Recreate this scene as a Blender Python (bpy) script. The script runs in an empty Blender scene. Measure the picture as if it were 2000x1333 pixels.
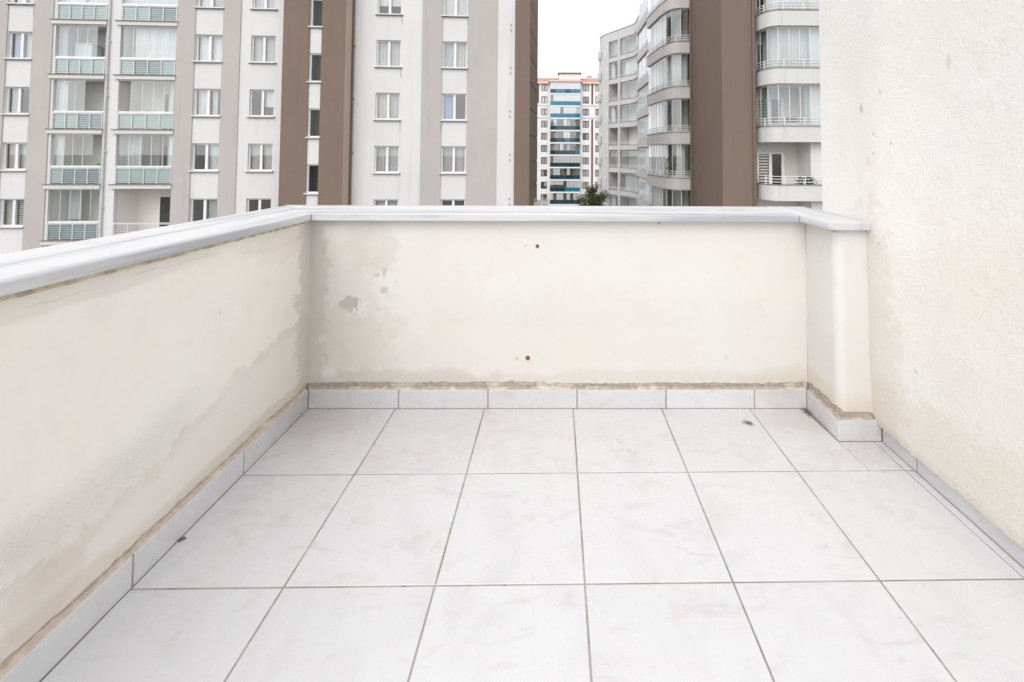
import bpy, math, random
from mathutils import Vector, Matrix, noise
random.seed(7)
R = math.radians
scene = bpy.context.scene
COL = scene.collection

# ------------------------------------------------------------------ camera
cam_d = bpy.data.cameras.new('camera'); cam = bpy.data.objects.new('camera', cam_d); COL.objects.link(cam)
cam_d.sensor_width = 36.0; cam_d.sensor_fit = 'HORIZONTAL'; cam_d.lens = 15.078
cam_d.shift_x = -0.04968; cam_d.shift_y = -0.19858
cam_d.clip_start = 0.02; cam_d.clip_end = 5000
cam.matrix_world = Matrix.Translation((0, 0, 1.1536)) @ Matrix.Rotation(R(-0.4553), 4, 'Z') @ Matrix.Rotation(R(90 + 2.0498), 4, 'X') @ Matrix.Rotation(R(0.2547), 4, 'Z')
scene.camera = cam

# ------------------------------------------------------------------ sky, sun, exposure (bright overcast)
SUN_EL, SUN_AZ = R(42), R(202)          # azimuth clockwise from +Y: behind the camera, a little to its left
world = bpy.data.worlds.new('World'); scene.world = world; world.use_nodes = True
wn = world.node_tree; wn.nodes.clear()
def wnode(t, **kw):
    n = wn.nodes.new(t)
    for k, v in kw.items(): setattr(n, k, v)
    return n
wo = wnode('ShaderNodeOutputWorld'); bg = wnode('ShaderNodeBackground')
sky = wnode('ShaderNodeTexSky', sky_type='NISHITA'); sky.sun_disc = False
sky.sun_elevation = SUN_EL; sky.sun_rotation = SUN_AZ; sky.air_density = 1.2; sky.dust_density = 2.5
tc = wnode('ShaderNodeTexCoord'); mp = wnode('ShaderNodeMapping'); mp.inputs['Scale'].default_value = (1, 1, 3.2)
cl = wnode('ShaderNodeTexNoise'); cl.inputs['Scale'].default_value = 2.4; cl.inputs['Detail'].default_value = 7
cr = wnode('ShaderNodeMapRange'); cr.inputs[1].default_value = .3; cr.inputs[2].default_value = .72; cr.inputs[3].default_value = 6.0; cr.inputs[4].default_value = 11.2
cc = wnode('ShaderNodeMix', data_type='RGBA', blend_type='MULTIPLY'); cc.inputs[0].default_value = 1; cc.inputs[6].default_value = (.99, .99, 1.0, 1)
mx = wnode('ShaderNodeMix', data_type='RGBA'); mx.inputs[0].default_value = .9
L = wn.links.new
L(tc.outputs['Generated'], mp.inputs[0]); L(mp.outputs[0], cl.inputs['Vector']); L(cl.outputs[0], cr.inputs[0]); L(cr.outputs[0], cc.inputs[7])
L(sky.outputs[0], mx.inputs[6]); L(cc.outputs[2], mx.inputs[7]); L(mx.outputs[2], bg.inputs[0]); bg.inputs[1].default_value = .1
L(bg.outputs[0], wo.inputs[0])
sd = bpy.data.lights.new('sun', 'SUN'); sd.energy = 0.7; sd.angle = R(40); sd.color = (1, .965, .92)
sun = bpy.data.objects.new('sun', sd); COL.objects.link(sun)
sdir = Vector((math.sin(SUN_AZ) * math.cos(SUN_EL), math.cos(SUN_AZ) * math.cos(SUN_EL), math.sin(SUN_EL)))
sun.rotation_euler = sdir.to_track_quat('Z', 'Y').to_euler(); sun.location = (0, -10, 30)
scene.view_settings.view_transform = 'Standard'; scene.view_settings.look = 'None'
scene.view_settings.exposure = 0.86; scene.view_settings.gamma = 1
scene.render.engine = 'CYCLES'
scene.cycles.max_bounces = 8; scene.cycles.diffuse_bounces = 4; scene.cycles.transparent_max_bounces = 16
scene.cycles.caustics_reflective = False; scene.cycles.caustics_refractive = False

# ------------------------------------------------------------------ node helpers
class NT:
    def __init__(s, name):
        s.m = bpy.data.materials.new(name); s.m.use_nodes = True; s.t = s.m.node_tree; s.t.nodes.clear()
        s.out = s.t.nodes.new('ShaderNodeOutputMaterial')
    def n(s, typ, **kw):
        q = s.t.nodes.new(typ)
        for k, v in kw.items(): setattr(q, k, v)
        return q
    def set(s, inp, v):
        if isinstance(v, bpy.types.NodeSocket): s.t.links.new(v, inp)
        elif v is not None:
            if inp.type == 'RGBA' and not hasattr(v, '__len__'): v = (v, v, v, 1)
            elif inp.type == 'RGBA' and len(v) == 3: v = (*v, 1)
            inp.default_value = v
    def pos(s): return s.n('ShaderNodeNewGeometry').outputs['Position']
    def obj(s): return s.n('ShaderNodeTexCoord').outputs['Object']
    def rnd(s): return s.n('ShaderNodeObjectInfo').outputs['Random']
    def mapping(s, v, scale=(1, 1, 1), loc=(0, 0, 0), rot=(0, 0, 0)):
        q = s.n('ShaderNodeMapping'); s.set(q.inputs[0], v); q.inputs['Scale'].default_value = scale; s.set(q.inputs['Location'], loc); q.inputs['Rotation'].default_value = rot
        return q.outputs[0]
    def noise(s, v, scale, detail=4, rough=.55, dist=0):
        q = s.n('ShaderNodeTexNoise'); s.set(q.inputs['Vector'], v); q.inputs['Scale'].default_value = scale
        q.inputs['Detail'].default_value = detail; q.inputs['Roughness'].default_value = rough; q.inputs['Distortion'].default_value = dist
        return q.outputs[0]
    def voro(s, v, scale):
        q = s.n('ShaderNodeTexVoronoi'); s.set(q.inputs['Vector'], v); q.inputs['Scale'].default_value = scale
        return q.outputs[0]
    def math(s, op, a, b=None, c=None):
        q = s.n('ShaderNodeMath', operation=op)
        s.set(q.inputs[0], a); s.set(q.inputs[1], b); s.set(q.inputs[2], c)
        return q.outputs[0]
    def ramp(s, v, a, b, lo=0., hi=1., smooth=True):
        q = s.n('ShaderNodeMapRange', interpolation_type='SMOOTHSTEP' if smooth else 'LINEAR')
        s.set(q.inputs[0], v); q.inputs[1].default_value = a; q.inputs[2].default_value = b; q.inputs[3].default_value = lo; q.inputs[4].default_value = hi
        return q.outputs[0]
    def mix(s, f, a, b, blend='MIX'):
        q = s.n('ShaderNodeMix', data_type='RGBA', blend_type=blend)
        s.set(q.inputs[0], f); s.set(q.inputs[6], a); s.set(q.inputs[7], b)
        return q.outputs[2]
    def sep(s, v):
        q = s.n('ShaderNodeSeparateXYZ'); s.set(q.inputs[0], v); return q.outputs
    def attr(s, name): return s.n('ShaderNodeAttribute', attribute_name=name).outputs['Fac']
    def bump(s, h, strength, dist, normal=None):
        q = s.n('ShaderNodeBump'); q.inputs['Strength'].default_value = strength; q.inputs['Distance'].default_value = dist
        s.set(q.inputs['Height'], h)
        if normal is not None: s.set(q.inputs['Normal'], normal)
        return q.outputs[0]
    def bsdf(s, color, rough=.8, spec=.3, normal=None, metal=0.):
        q = s.n('ShaderNodeBsdfPrincipled'); s.set(q.inputs['Base Color'], color); s.set(q.inputs['Roughness'], rough)
        q.inputs['Specular IOR Level'].default_value = spec; q.inputs['Metallic'].default_value = metal
        if normal is not None: s.set(q.inputs['Normal'], normal)
        return q.outputs[0]
    def end(s, shader):
        s.t.links.new(shader, s.out.inputs['Surface']); return s.m

def plain(name, col, rough=.6, var=.06, scale=6., spec=.3, metal=0., bump=0., bscale=60):
    k = NT(name); v = k.obj()
    n = k.noise(v, scale, 5)
    c = k.mix(k.ramp(n, .3, .7), [x * (1 - var) for x in col], [min(1, x * (1 + var)) for x in col])
    nn = k.bump(k.noise(v, bscale, 4), .5, bump) if bump else None
    return k.end(k.bsdf(c, rough, spec, nn, metal))

def facade(name, col, streak=.10, rough=.85):
    """painted render of a block of flats: blotches, faint rain streaks, grain"""
    k = NT(name); v = k.pos()
    big = k.noise(v, .35, 5); st = k.noise(k.mapping(v, (2.2, 2.2, .12)), 1.6, 5, .6); fine = k.noise(v, 26, 4)
    d = [x * (1 - streak) for x in col]
    c = k.mix(k.ramp(big, .3, .7), [x * .97 for x in col], [min(1, x * 1.03) for x in col])
    c = k.mix(k.math('MULTIPLY', k.ramp(st, .52, .78), .8), c, d)
    c = k.mix(k.ramp(fine, .35, .65, 0, .06), c, [x * .7 for x in col])
    return k.end(k.bsdf(c, rough, .2, k.bump(fine, .35, .012)))

def glass(name, tint=(.86, .9, .9), base=.09, gain=1.3, rough=.02):
    k = NT(name)
    ge = k.n('ShaderNodeNewGeometry'); dp = k.n('ShaderNodeVectorMath', operation='DOT_PRODUCT'); k.set(dp.inputs[0], ge.outputs['Incoming']); k.set(dp.inputs[1], ge.outputs['Normal'])
    fac = k.math('ADD', .045, k.math('MULTIPLY', k.math('POWER', k.math('SUBTRACT', 1., k.math('ABSOLUTE', dp.outputs['Value'])), 5.), .955))
    wob = k.bump(k.noise(k.pos(), .8, 2), .12, .006)
    g = k.n('ShaderNodeBsdfGlossy'); g.inputs['Roughness'].default_value = rough; k.set(g.inputs['Color'], (.95, .97, 1)); k.set(g.inputs['Normal'], wob)
    t = k.n('ShaderNodeBsdfTransparent'); k.set(t.inputs[0], tint)
    m = k.n('ShaderNodeMixShader'); k.set(m.inputs[0], k.math('MINIMUM', k.math('ADD', k.math('MULTIPLY', fac, gain), base), 1.))
    k.t.links.new(t.outputs[0], m.inputs[1]); k.t.links.new(g.outputs[0], m.inputs[2])
    return k.end(m.outputs[0])

def frosted(name, col, clear=.3, gloss=.14):
    k = NT(name); v = k.pos()
    d = k.n('ShaderNodeBsdfDiffuse'); c = k.mix(k.ramp(k.noise(v, 1.3, 3), .3, .7), [x * .9 for x in col], col); k.set(d.inputs[0], c)
    tl = k.n('ShaderNodeBsdfTranslucent'); k.set(tl.inputs[0], c)
    t = k.n('ShaderNodeBsdfTransparent'); k.set(t.inputs[0], [min(1, x * 1.1) for x in col])
    g = k.n('ShaderNodeBsdfGlossy'); g.inputs['Roughness'].default_value = .06
    a = k.n('ShaderNodeMixShader'); a.inputs[0].default_value = .35; k.t.links.new(d.outputs[0], a.inputs[1]); k.t.links.new(tl.outputs[0], a.inputs[2])
    b = k.n('ShaderNodeMixShader'); b.inputs[0].default_value = clear; k.t.links.new(a.outputs[0], b.inputs[1]); k.t.links.new(t.outputs[0], b.inputs[2])
    e = k.n('ShaderNodeMixShader'); e.inputs[0].default_value = gloss; k.t.links.new(b.outputs[0], e.inputs[1]); k.t.links.new(g.outputs[0], e.inputs[2])
    return k.end(e.outputs[0])

def cloth(name, col, net=0.):
    k = NT(name); v = k.pos()
    n = k.noise(k.mapping(v, (9, 9, .6)), 1.2, 4)
    c = k.mix(k.ramp(n, .3, .7), [x * .82 for x in col], col)
    d = k.n('ShaderNodeBsdfDiffuse'); k.set(d.inputs[0], c)
    t = k.n('ShaderNodeBsdfTranslucent'); k.set(t.inputs[0], c)
    m = k.n('ShaderNodeMixShader'); m.inputs[0].default_value = .12
    k.t.links.new(d.outputs[0], m.inputs[1]); k.t.links.new(t.outputs[0], m.inputs[2])
    if net:
        tr = k.n('ShaderNodeBsdfTransparent'); m2 = k.n('ShaderNodeMixShader'); m2.inputs[0].default_value = net
        k.t.links.new(m.outputs[0], m2.inputs[1]); k.t.links.new(tr.outputs[0], m2.inputs[2]); m = m2
    return k.end(m.outputs[0])

# ------------------------------------------------------------------ mesh helpers
class MB:
    def __init__(s): s.v = []; s.f = []; s.mi = []; s.at = None
    def quad(s, a, b, c, d, m=0):
        i = len(s.v); s.v += [a, b, c, d]; s.f.append((i, i + 1, i + 2, i + 3)); s.mi.append(m)
    def poly(s, pts, m=0):
        i = len(s.v); s.v += list(pts); s.f.append(tuple(range(i, i + len(pts)))); s.mi.append(m)
    def box(s, x0, x1, y0, y1, z0, z1, m=0):
        i = len(s.v)
        s.v += [(x0, y0, z0), (x1, y0, z0), (x1, y1, z0), (x0, y1, z0), (x0, y0, z1), (x1, y0, z1), (x1, y1, z1), (x0, y1, z1)]
        for q in ((0, 3, 2, 1), (4, 5, 6, 7), (0, 1, 5, 4), (1, 2, 6, 5), (2, 3, 7, 6), (3, 0, 4, 7)):
            s.f.append(tuple(i + k for k in q)); s.mi.append(m)
    def prism(s, pts, z0, z1, m=0, bev=0.):
        """plan polygon (anticlockwise) extruded; optional small top bevel"""
        n = len(pts); i = len(s.v)
        rings = [(pts, z0), (pts, z1 - bev)] if bev else [(pts, z0), (pts, z1)]
        if bev:
            cx = sum(p[0] for p in pts) / n; cy = sum(p[1] for p in pts) / n; ins = []
            for p in pts:
                d = Vector((cx - p[0], cy - p[1])); l = d.length or 1; ins.append((p[0] + (bev if d.x > 0 else -bev), p[1] + (bev if d.y > 0 else -bev)))
            rings.append((ins, z1))
        for pp, z in rings: s.v += [(p[0], p[1], z) for p in pp]
        for r in range(len(rings) - 1):
            for k in range(n):
                a = i + r * n + k; b = i + r * n + (k + 1) % n
                s.f.append((a, b, b + n, a + n)); s.mi.append(m)
        t = i + (len(rings) - 1) * n
        s.f.append(tuple(t + k for k in range(n))); s.mi.append(m)
        s.f.append(tuple(i + k for k in reversed(range(n)))); s.mi.append(m)
    def tube(s, pts, r, seg=6, m=0):
        rings = []
        for k, p in enumerate(pts):
            p = Vector(p); a = Vector(pts[max(k - 1, 0)]); b = Vector(pts[min(k + 1, len(pts) - 1)])
            d = (b - a).normalized(); u = d.orthogonal().normalized() if abs(d.z) < .9 else Vector((1, 0, 0)); w = d.cross(u).normalized(); u = w.cross(d)
            rr = r[k] if isinstance(r, (list, tuple)) else r
            i = len(s.v); s.v += [tuple(p + (u * math.cos(2 * math.pi * j / seg) + w * math.sin(2 * math.pi * j / seg)) * rr) for j in range(seg)]
            rings.append(i)
        for k in range(len(rings) - 1):
            for j in range(seg):
                a, b = rings[k], rings[k + 1]; j2 = (j + 1) % seg
                s.f.append((a + j, a + j2, b + j2, b + j)); s.mi.append(m)
        s.f.append(tuple(rings[0] + j for j in reversed(range(seg)))); s.mi.append(m)
        s.f.append(tuple(rings[-1] + j for j in range(seg))); s.mi.append(m)
    def band(s, path, th, z0, z1, m=0):
        """upright strip along a plan path, thickness th to the right-hand side of travel"""
        nrm = []
        for k in range(len(path)):
            a = Vector(path[max(k - 1, 0)]); b = Vector(path[min(k + 1, len(path) - 1)]); d = (b - a).normalized(); nrm.append(Vector((d.y, -d.x)))
        inn = [(p[0] + q.x * th, p[1] + q.y * th) for p, q in zip(path, nrm)]
        for k in range(len(path) - 1):
            a, b, c, d = path[k], path[k + 1], inn[k + 1], inn[k]
            s.quad((*a, z0), (*b, z0), (*b, z1), (*a, z1), m); s.quad((*d, z1), (*c, z1), (*c, z0), (*d, z0), m)
            s.quad((*a, z1), (*b, z1), (*c, z1), (*d, z1), m); s.quad((*d, z0), (*c, z0), (*b, z0), (*a, z0), m)
        for a, d in ((path[0], inn[0]), (path[-1], inn[-1])): s.quad((*a, z0), (*d, z0), (*d, z1), (*a, z1), m)
    def mesh(s, name, mats):
        me = bpy.data.meshes.new(name); me.from_pydata(s.v, [], s.f); me.polygons.foreach_set('material_index', s.mi)
        for q in (mats if isinstance(mats, (list, tuple)) else [mats]): me.materials.append(q)
        if s.at is not None:
            a = me.attributes.new('exposed', 'FLOAT', 'POINT'); a.data.foreach_set('value', s.at)
        me.update(); return me
    def build(s, name, mats, parent=None, loc=(0, 0, 0), rz=0.):
        return link(name, s.mesh(name, mats), parent, loc, rz)
def link(name, me, parent=None, loc=(0, 0, 0), rz=0.):
    o = bpy.data.objects.new(name, me); COL.objects.link(o); o.parent = parent; o.location = loc; o.rotation_euler[2] = rz
    return o
def empty(name, loc, rz=0.): return link(name, None, None, loc, rz)
def tag(o, label, cat=None, group=None, kind=None):
    if label: o['label'] = label
    if cat: o['category'] = cat
    if group: o['group'] = group
    if kind: o['kind'] = kind
    return o
CACHE = {}
def cached(key, fn):
    if key not in CACHE: CACHE[key] = fn()
    return CACHE[key]
def box_mesh(name, dx, dy, dz, mat):
    """box with its origin at the middle of its front bottom edge"""
    def mk():
        b = MB(); b.box(-dx / 2, dx / 2, 0, dy, 0, dz); return b.mesh(name, mat)
    return cached((name, round(dx, 4), round(dy, 4), round(dz, 4), mat.name), mk)
def sheet_mesh(name, dx, dz, mat):
    def mk():
        b = MB(); b.quad((-dx / 2, 0, 0), (dx / 2, 0, 0), (dx / 2, 0, dz), (-dx / 2, 0, dz)); return b.mesh(name, mat)
    return cached(('sheet', name, round(dx, 4), round(dz, 4), mat.name), mk)
def smooth(o):
    o.data.polygons.foreach_set('use_smooth', [True] * len(o.data.polygons)); return o
def fb(x, y=0., z=0.): return noise.noise(Vector((x, y, z)))

# ------------------------------------------------------------------ materials of the terrace
def wall_paint(name, axis, stains, tide, bump=.0012, coarse=False, cream=(.705, .69, .655), white=(.718, .71, .69), mort=((.38, .33, .285), (.50, .445, .39), (.58, .515, .43), (.70, .64, .56)), rimk=.55, crack=False):
    """old cream masonry paint: blotches, a damp tide mark, peeled flakes, bare mortar where the 'exposed' attribute is set"""
    k = NT(name); p = k.pos(); x, y, z = k.sep(p)
    s = x if axis == 'x' else y
    n1 = k.noise(p, 2.1, 3); n2 = k.noise(p, 9, 4, .6); n3 = k.noise(p, 55, 4, .6); n4 = k.noise(p, 260, 1)
    c = k.mix(k.ramp(n1, .35, .65), cream, white)
    c = k.mix(k.math('MULTIPLY', k.ramp(n2, .5, .75), .3), c, [q * .88 for q in cream])
    # damp tide: below a wavering line the paint is greyer, with a tan rim
    h = tide(k, s, z)
    d = k.math('ADD', k.math('SUBTRACT', h, z), k.math('MULTIPLY', k.math('SUBTRACT', k.noise(p, 5.5, 6, .62), .5), .20))
    inside = k.ramp(d, -.004, .03)
    c = k.mix(k.math('MULTIPLY', inside, .55), c, (.725, .695, .66))
    rim = k.math('MULTIPLY', k.ramp(d, -.012, .004), k.ramp(d, .004, .05, 1, 0))
    c = k.mix(k.math('MULTIPLY', rim, k.ramp(n2, .3, .7, rimk * .2, rimk)), c, (.63, .56, .48))
    # grime spots and dotted pits
    pits = k.math('MULTIPLY', k.ramp(k.voro(p, 34), .06, .02), k.ramp(n1, .5, .7))
    c = k.mix(k.math('MULTIPLY', pits, .5), c, (.45, .41, .37))
    blot = k.math('MULTIPLY', k.ramp(k.noise(k.mapping(p, (1, 1, .7), (3.1, 7.7, 1.3)), 3.4, 5, .68), .56, .72), .5)
    hgt = n3
    mask = None
    nzs = (k.noise(p, 70, 2, .6), k.noise(p, 30, 4, .72), k.noise(p, 14, 6, .7), k.noise(p, 5, 7, .72))
    for (a, b, ra, rb, wob, strength, col) in stains:
        u = k.math('DIVIDE', k.math('SUBTRACT', s, a), ra); v = k.math('DIVIDE', k.math('SUBTRACT', z, b), rb)
        dd = k.math('SQRT', k.math('ADD', k.math('MULTIPLY', u, u), k.math('MULTIPLY', v, v)))
        nz = nzs[0] if ra < .04 else nzs[1] if ra < .06 else nzs[2] if ra < .25 else nzs[3]
        if ra < .04: wob *= 2.2
        dd = k.math('ADD', dd, k.math('MULTIPLY', k.math('SUBTRACT', nz, .5), wob))
        hard = ra < .06
        m = k.ramp(dd, 1.0, .93 if hard else .62)
        c = k.mix(k.math('MULTIPLY', m, strength), c, col)
        if hard and ra > .04: mask = m if mask is None else k.math('MAXIMUM', mask, m)
    c = k.mix(k.math('MULTIPLY', blot, .42), c, (.66, .62, .575))
    if crack:
        cz = k.math('ADD', .772, k.math('MULTIPLY', k.noise(k.mapping(p, (1, 1, .0)), 4.2, 6, .6), .09))
        cm = k.math('MULTIPLY', k.ramp(k.math('ABSOLUTE', k.math('SUBTRACT', z, cz)), .0016, .0004), k.ramp(n2, .46, .56))
        cm = k.math('MULTIPLY', cm, k.ramp(s, 1.5, 1.35)); c = k.mix(k.math('MULTIPLY', cm, .55), c, (.45, .41, .36))
    ex = k.attr('exposed')
    mo = mort; mort = k.mix(k.ramp(n3, .38, .66), mo[0], mo[1])
    mort = k.mix(k.math('MULTIPLY', k.ramp(k.noise(p, 6, 4), .52, .60), .8), mort, k.mix(k.ramp(n3, .4, .6), mo[2], mo[3]))
    c = k.mix(ex, c, mort)
    if mask is not None: hgt = k.math('SUBTRACT', n3, k.math('MULTIPLY', mask, 1.6))
    nb = k.bump(hgt, .55, bump); nb = k.bump(n4, .35, bump * .5, nb)
    if crack:                           # plaster gone rough and pitted just above the damp line
        bandm = k.math('MULTIPLY', k.ramp(k.math('ABSOLUTE', k.math('SUBTRACT', z, k.math('ADD', h, .06))), .13, .02), k.ramp(s, 1.55, 1.25))
        nb = k.bump(k.math('MULTIPLY', k.noise(p, 75, 4, .75), bandm), 1., .008, nb)
    if coarse:
        g = k.noise(p, 150, 5, .7); g2 = k.noise(p, 38, 5, .65)
        nb = k.bump(g2, .8, .005, nb); nb = k.bump(g, .9, .005, nb)
        c = k.mix(k.math('MULTIPLY', k.ramp(g, .56, .68), .42), c, (.58, .53, .46))
        fl_ = k.math('MULTIPLY', k.ramp(k.voro(k.mapping(p, (1, 1, 1.6)), 42), .13, .05), k.ramp(n2, .48, .6)); c = k.mix(k.math('MULTIPLY', fl_, .38), c, (.50, .45, .40))
        c = k.mix(k.math('MULTIPLY', k.ramp(k.noise(p, 16, 6, .7), .60, .70), .16), c, (.60, .55, .49))
    return k.end(k.bsdf(c, .9, .15, nb))

GREY = (.40, .375, .345); DUST = (.62, .575, .53)
M = {}
M['wall_back'] = wall_paint('back_parapet_paint', 'x', [
    (-.955, .462, .050, .032, 2.6, .95, GREY), (-.801, .608, .012, .024, 1.2, .8, (.5, .48, .46)), (-.801, .522, .017, .017, .8, .8, (.5, .48, .46)), (-.832, .592, .015, .010, .8, .75, (.5, .48, .46)),
    (-.190, .215, .008, .008, .1, .75, (.42, .40, .37)), (.463, .831, .006, .006, .1, .8, (.3, .28, .26)), (.769, .223, .011, .011, .1, .45, (.55, .52, .44)), (-.216, .107, .018, .015, .6, .9, (.35, .33, .29)),
    (.94, .12, .014, .014, .2, .7, (.5, .46, .4)), (-1.075, .70, .012, .022, 1.0, .55, (.42, .40, .38)), (-.152, .728, .012, .004, .8, .6, (.4, .38, .36)), (-1.06, .525, .010, .005, .6, .7, (.45, .42, .38)),
    (-1.05, .66, .28, .46, 3.0, .42, (.585, .56, .53)), (-.86, .72, .14, .15, 2.2, .45, (.56, .525, .49)), (-1.0, .30, .36, .18, 2.0, .5, (.60, .56, .52)), (-1.13, .45, .09, .7, 2.6, .5, (.50, .47, .44)), (-.62, .84, .5, .06, 1.0, .30, (.66, .63, .60)), (1.10, .10, .35, .10, .9, .5, (.64, .55, .44)), (.3, .10, 1.2, .075, 1.6, .5, (.60, .52, .43)), (-.7, .10, .6, .08, 1.6, .5, (.53, .47, .41)), (.3, .28, 1.3, .30, 1.5, .30, (.64, .625, .60))],
    lambda k, s, z: k.math('ADD', .40, k.math('MULTIPLY', k.ramp(s, -.4, .9, 0, 1), -.25)), rimk=.22)
M['wall_left'] = wall_paint('left_parapet_paint', 'y', [
    (1.98, .45, .09, .7, 2.6, .5, (.52, .485, .445)), (1.80, .77, .20, .09, 1.1, .32, (.72, .62, .55)), (1.79, .80, .30, .05, 1., .25, (.62, .58, .54)), (1.65, .10, .55, .055, 1.1, .5, (.60, .50, .40)), (.9, .11, .5, .05, 1.1, .45, (.66, .54, .43)), (1.474, .613, .007, .012, .8, .35, (.6, .55, .5)), (1.0, .17, .10, .09, 1.3, .35, (.62, .53, .47)), (1.05, .82, .5, .035, 1.2, .3, (.60, .54, .48))],
    lambda k, s, z: k.math('ADD', .245, k.math('MULTIPLY', k.ramp(s, 1.05, 1.95), .185)), cream=(.83, .805, .75), white=(.84, .822, .785), crack=True, mort=((.50, .43, .36), (.60, .53, .45), (.64, .56, .46), (.74, .67, .58)))
M['wall_right'] = wall_paint('right_house_render', 'y', [
    (1.792, 1.343, .012, .020, .9, .7, (.52, .48, .45)), (1.679, 1.401, .008, .014, 1.5, .55, (.55, .5, .47)), (1.392, 1.458, .010, .026, .4, .35, (.5, .48, .42)), (1.717, 1.236, .007, .007, .4, .6, (.5, .47, .44)), (1.631, 1.195, .006, .006, .4, .6, (.5, .47, .44)), (1.719, 1.158, .008, .005, .4, .6, (.5, .47, .44)),
    (1.409, 1.200, .065, .065, .4, .5, (.84, .84, .85)), (1.55, .38, .010, .010, .3, .4, (.5, .5, .48)), (1.70, .80, .008, .006, .4, .5, (.5, .47, .44)), (1.66, .80, .006, .005, .4, .5, (.5, .47, .44)),
    (1.75, .35, .17, .75, 2.4, .36, (.70, .63, .54)), (1.35, .12, .8, .22, 1.0, .42, (.74, .675, .57)), (1.2, .5, .6, .5, 1.2, .25, (.75, .71, .63))],
    lambda k, s, z: .05, coarse=True, cream=(.87, .85, .805), white=(.885, .875, .855), bump=.002)
def tile_mat():
    k = NT('glazed_white_tile'); o = k.obj(); r = k.rnd()
    off = k.n('ShaderNodeCombineXYZ'); k.set(off.inputs[0], k.math('MULTIPLY', r, 37.)); k.set(off.inputs[1], k.math('MULTIPLY', r, 71.)); k.set(off.inputs[2], k.math('MULTIPLY', r, 13.))
    v = k.n('ShaderNodeVectorMath', operation='ADD'); k.set(v.inputs[0], o); k.t.links.new(off.outputs[0], v.inputs[1]); v = v.outputs[0]
    sv = k.mapping(v, (1.0, 2.4, 1.6), (0, 0, 0), (0, 0, R(38)))
    cloud = k.noise(sv, 3.6, 6, .6, .5); vein = k.noise(sv, 7.5, 7, .66, 1.1); grey = k.noise(k.mapping(v, (1.6, 1, 1), (5, 2, 1)), 4.2, 6, .62, .6)
    c = k.mix(k.ramp(r, 0, 1), (.632, .635, .650), (.656, .659, .674))
    c = k.mix(k.math('MULTIPLY', k.ramp(grey, .46, .68), .42), c, (.56, .555, .568))
    c = k.mix(k.math('MULTIPLY', k.math('MULTIPLY', k.ramp(vein, .50, .68), k.ramp(cloud, .38, .56)), .52), c, (.575, .485, .49))
    p = k.pos()
    dirt = k.ramp(k.noise(p, 5, 8, .7), .58, .74); c = k.mix(k.math('MULTIPLY', dirt, .16), c, (.52, .49, .46))
    speck = k.math('MULTIPLY', k.ramp(k.voro(p, 24), .035, .012), k.ramp(k.noise(p, 3, 2), .5, .62)); c = k.mix(k.math('MULTIPLY', speck, .5), c, (.4, .37, .34))
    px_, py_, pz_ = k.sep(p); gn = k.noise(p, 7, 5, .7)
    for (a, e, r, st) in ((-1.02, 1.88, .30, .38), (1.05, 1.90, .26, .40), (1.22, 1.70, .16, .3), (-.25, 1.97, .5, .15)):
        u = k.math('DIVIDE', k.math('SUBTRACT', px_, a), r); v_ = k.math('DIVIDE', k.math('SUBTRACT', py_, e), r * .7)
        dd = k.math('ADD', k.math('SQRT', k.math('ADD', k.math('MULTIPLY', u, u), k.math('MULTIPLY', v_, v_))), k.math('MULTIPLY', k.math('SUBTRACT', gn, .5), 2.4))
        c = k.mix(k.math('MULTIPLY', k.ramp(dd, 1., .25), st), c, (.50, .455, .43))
    rough = k.ramp(k.noise(p, 11, 4), .3, .7, .20, .38)
    return k.end(k.bsdf(c, rough, .5, k.bump(k.noise(p, 14, 2), .10, .002)))
M['tile'] = tile_mat()
def grout_mat():
    k = NT('dirty_grout'); p = k.pos()
    c = k.mix(k.ramp(k.noise(p, 4.5, 6, .7), .40, .62), (.44, .40, .345), (.27, .245, .215))
    c = k.mix(k.ramp(k.noise(p, 13, 5, .7), .62, .70), c, (.10, .09, .085))
    return k.end(k.bsdf(c, .95, .1, k.bump(k.noise(p, 300, 3), .6, .001)))
M['grout'] = grout_mat()
def marble_mat():
    k = NT('white_marble'); p = k.obj()
    a = k.noise(k.mapping(p, (.40, 7, 7)), 1.7, 7, .62, .35); b = k.noise(k.mapping(p, (.9, 16, 16), (3, 1, 2)), 1.4, 6, .6, .2)
    c = k.mix(k.math('MULTIPLY', k.ramp(a, .45, .60), .9), (.62, .622, .628), (.40, .415, .455))
    c = k.mix(k.math('MULTIPLY', k.ramp(b, .52, .66), .7), c, (.44, .455, .50))
    g = k.noise(k.pos(), 6, 7, .7); c = k.mix(k.math('MULTIPLY', k.ramp(g, .54, .70), .34), c, (.48, .44, .40))
    return k.end(k.bsdf(c, k.ramp(g, .3, .7, .38, .55), .3, k.bump(k.noise(k.pos(), 120, 3), .3, .0006)))
M['marble'] = marble_mat()
M['mortar'] = plain('ochre_mortar', (.56, .47, .345), .95, .28, 30, .1, bump=.004, bscale=150)
M['fillet'] = plain('rough_beige_filler', (.66, .62, .56), .95, .12, 22, .1, bump=.004, bscale=120)
M['rust'] = plain('rust', (.25, .115, .08), .9, .45, 160, .2, bump=.001, bscale=400)
M['plug'] = plain('dark_plug', (.16, .11, .10), .8, .2, 60)
M['debris'] = plain('dark_debris', (.15, .135, .12), .9, .4, 80)
M['asphalt'] = plain('pale_paving', (.20, .195, .185), .95, .25, .5, .2, bump=.01, bscale=40)

# ------------------------------------------------------------------ terrace
GROUND = -12.0
g = MB(); g.poly([(-1500, -1500, GROUND), (1500, -1500, GROUND), (1500, 1500, GROUND), (-1500, 1500, GROUND)])
tag(g.build('ground', M['asphalt']), 'grey paved ground far below the terrace', kind='structure')

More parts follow.
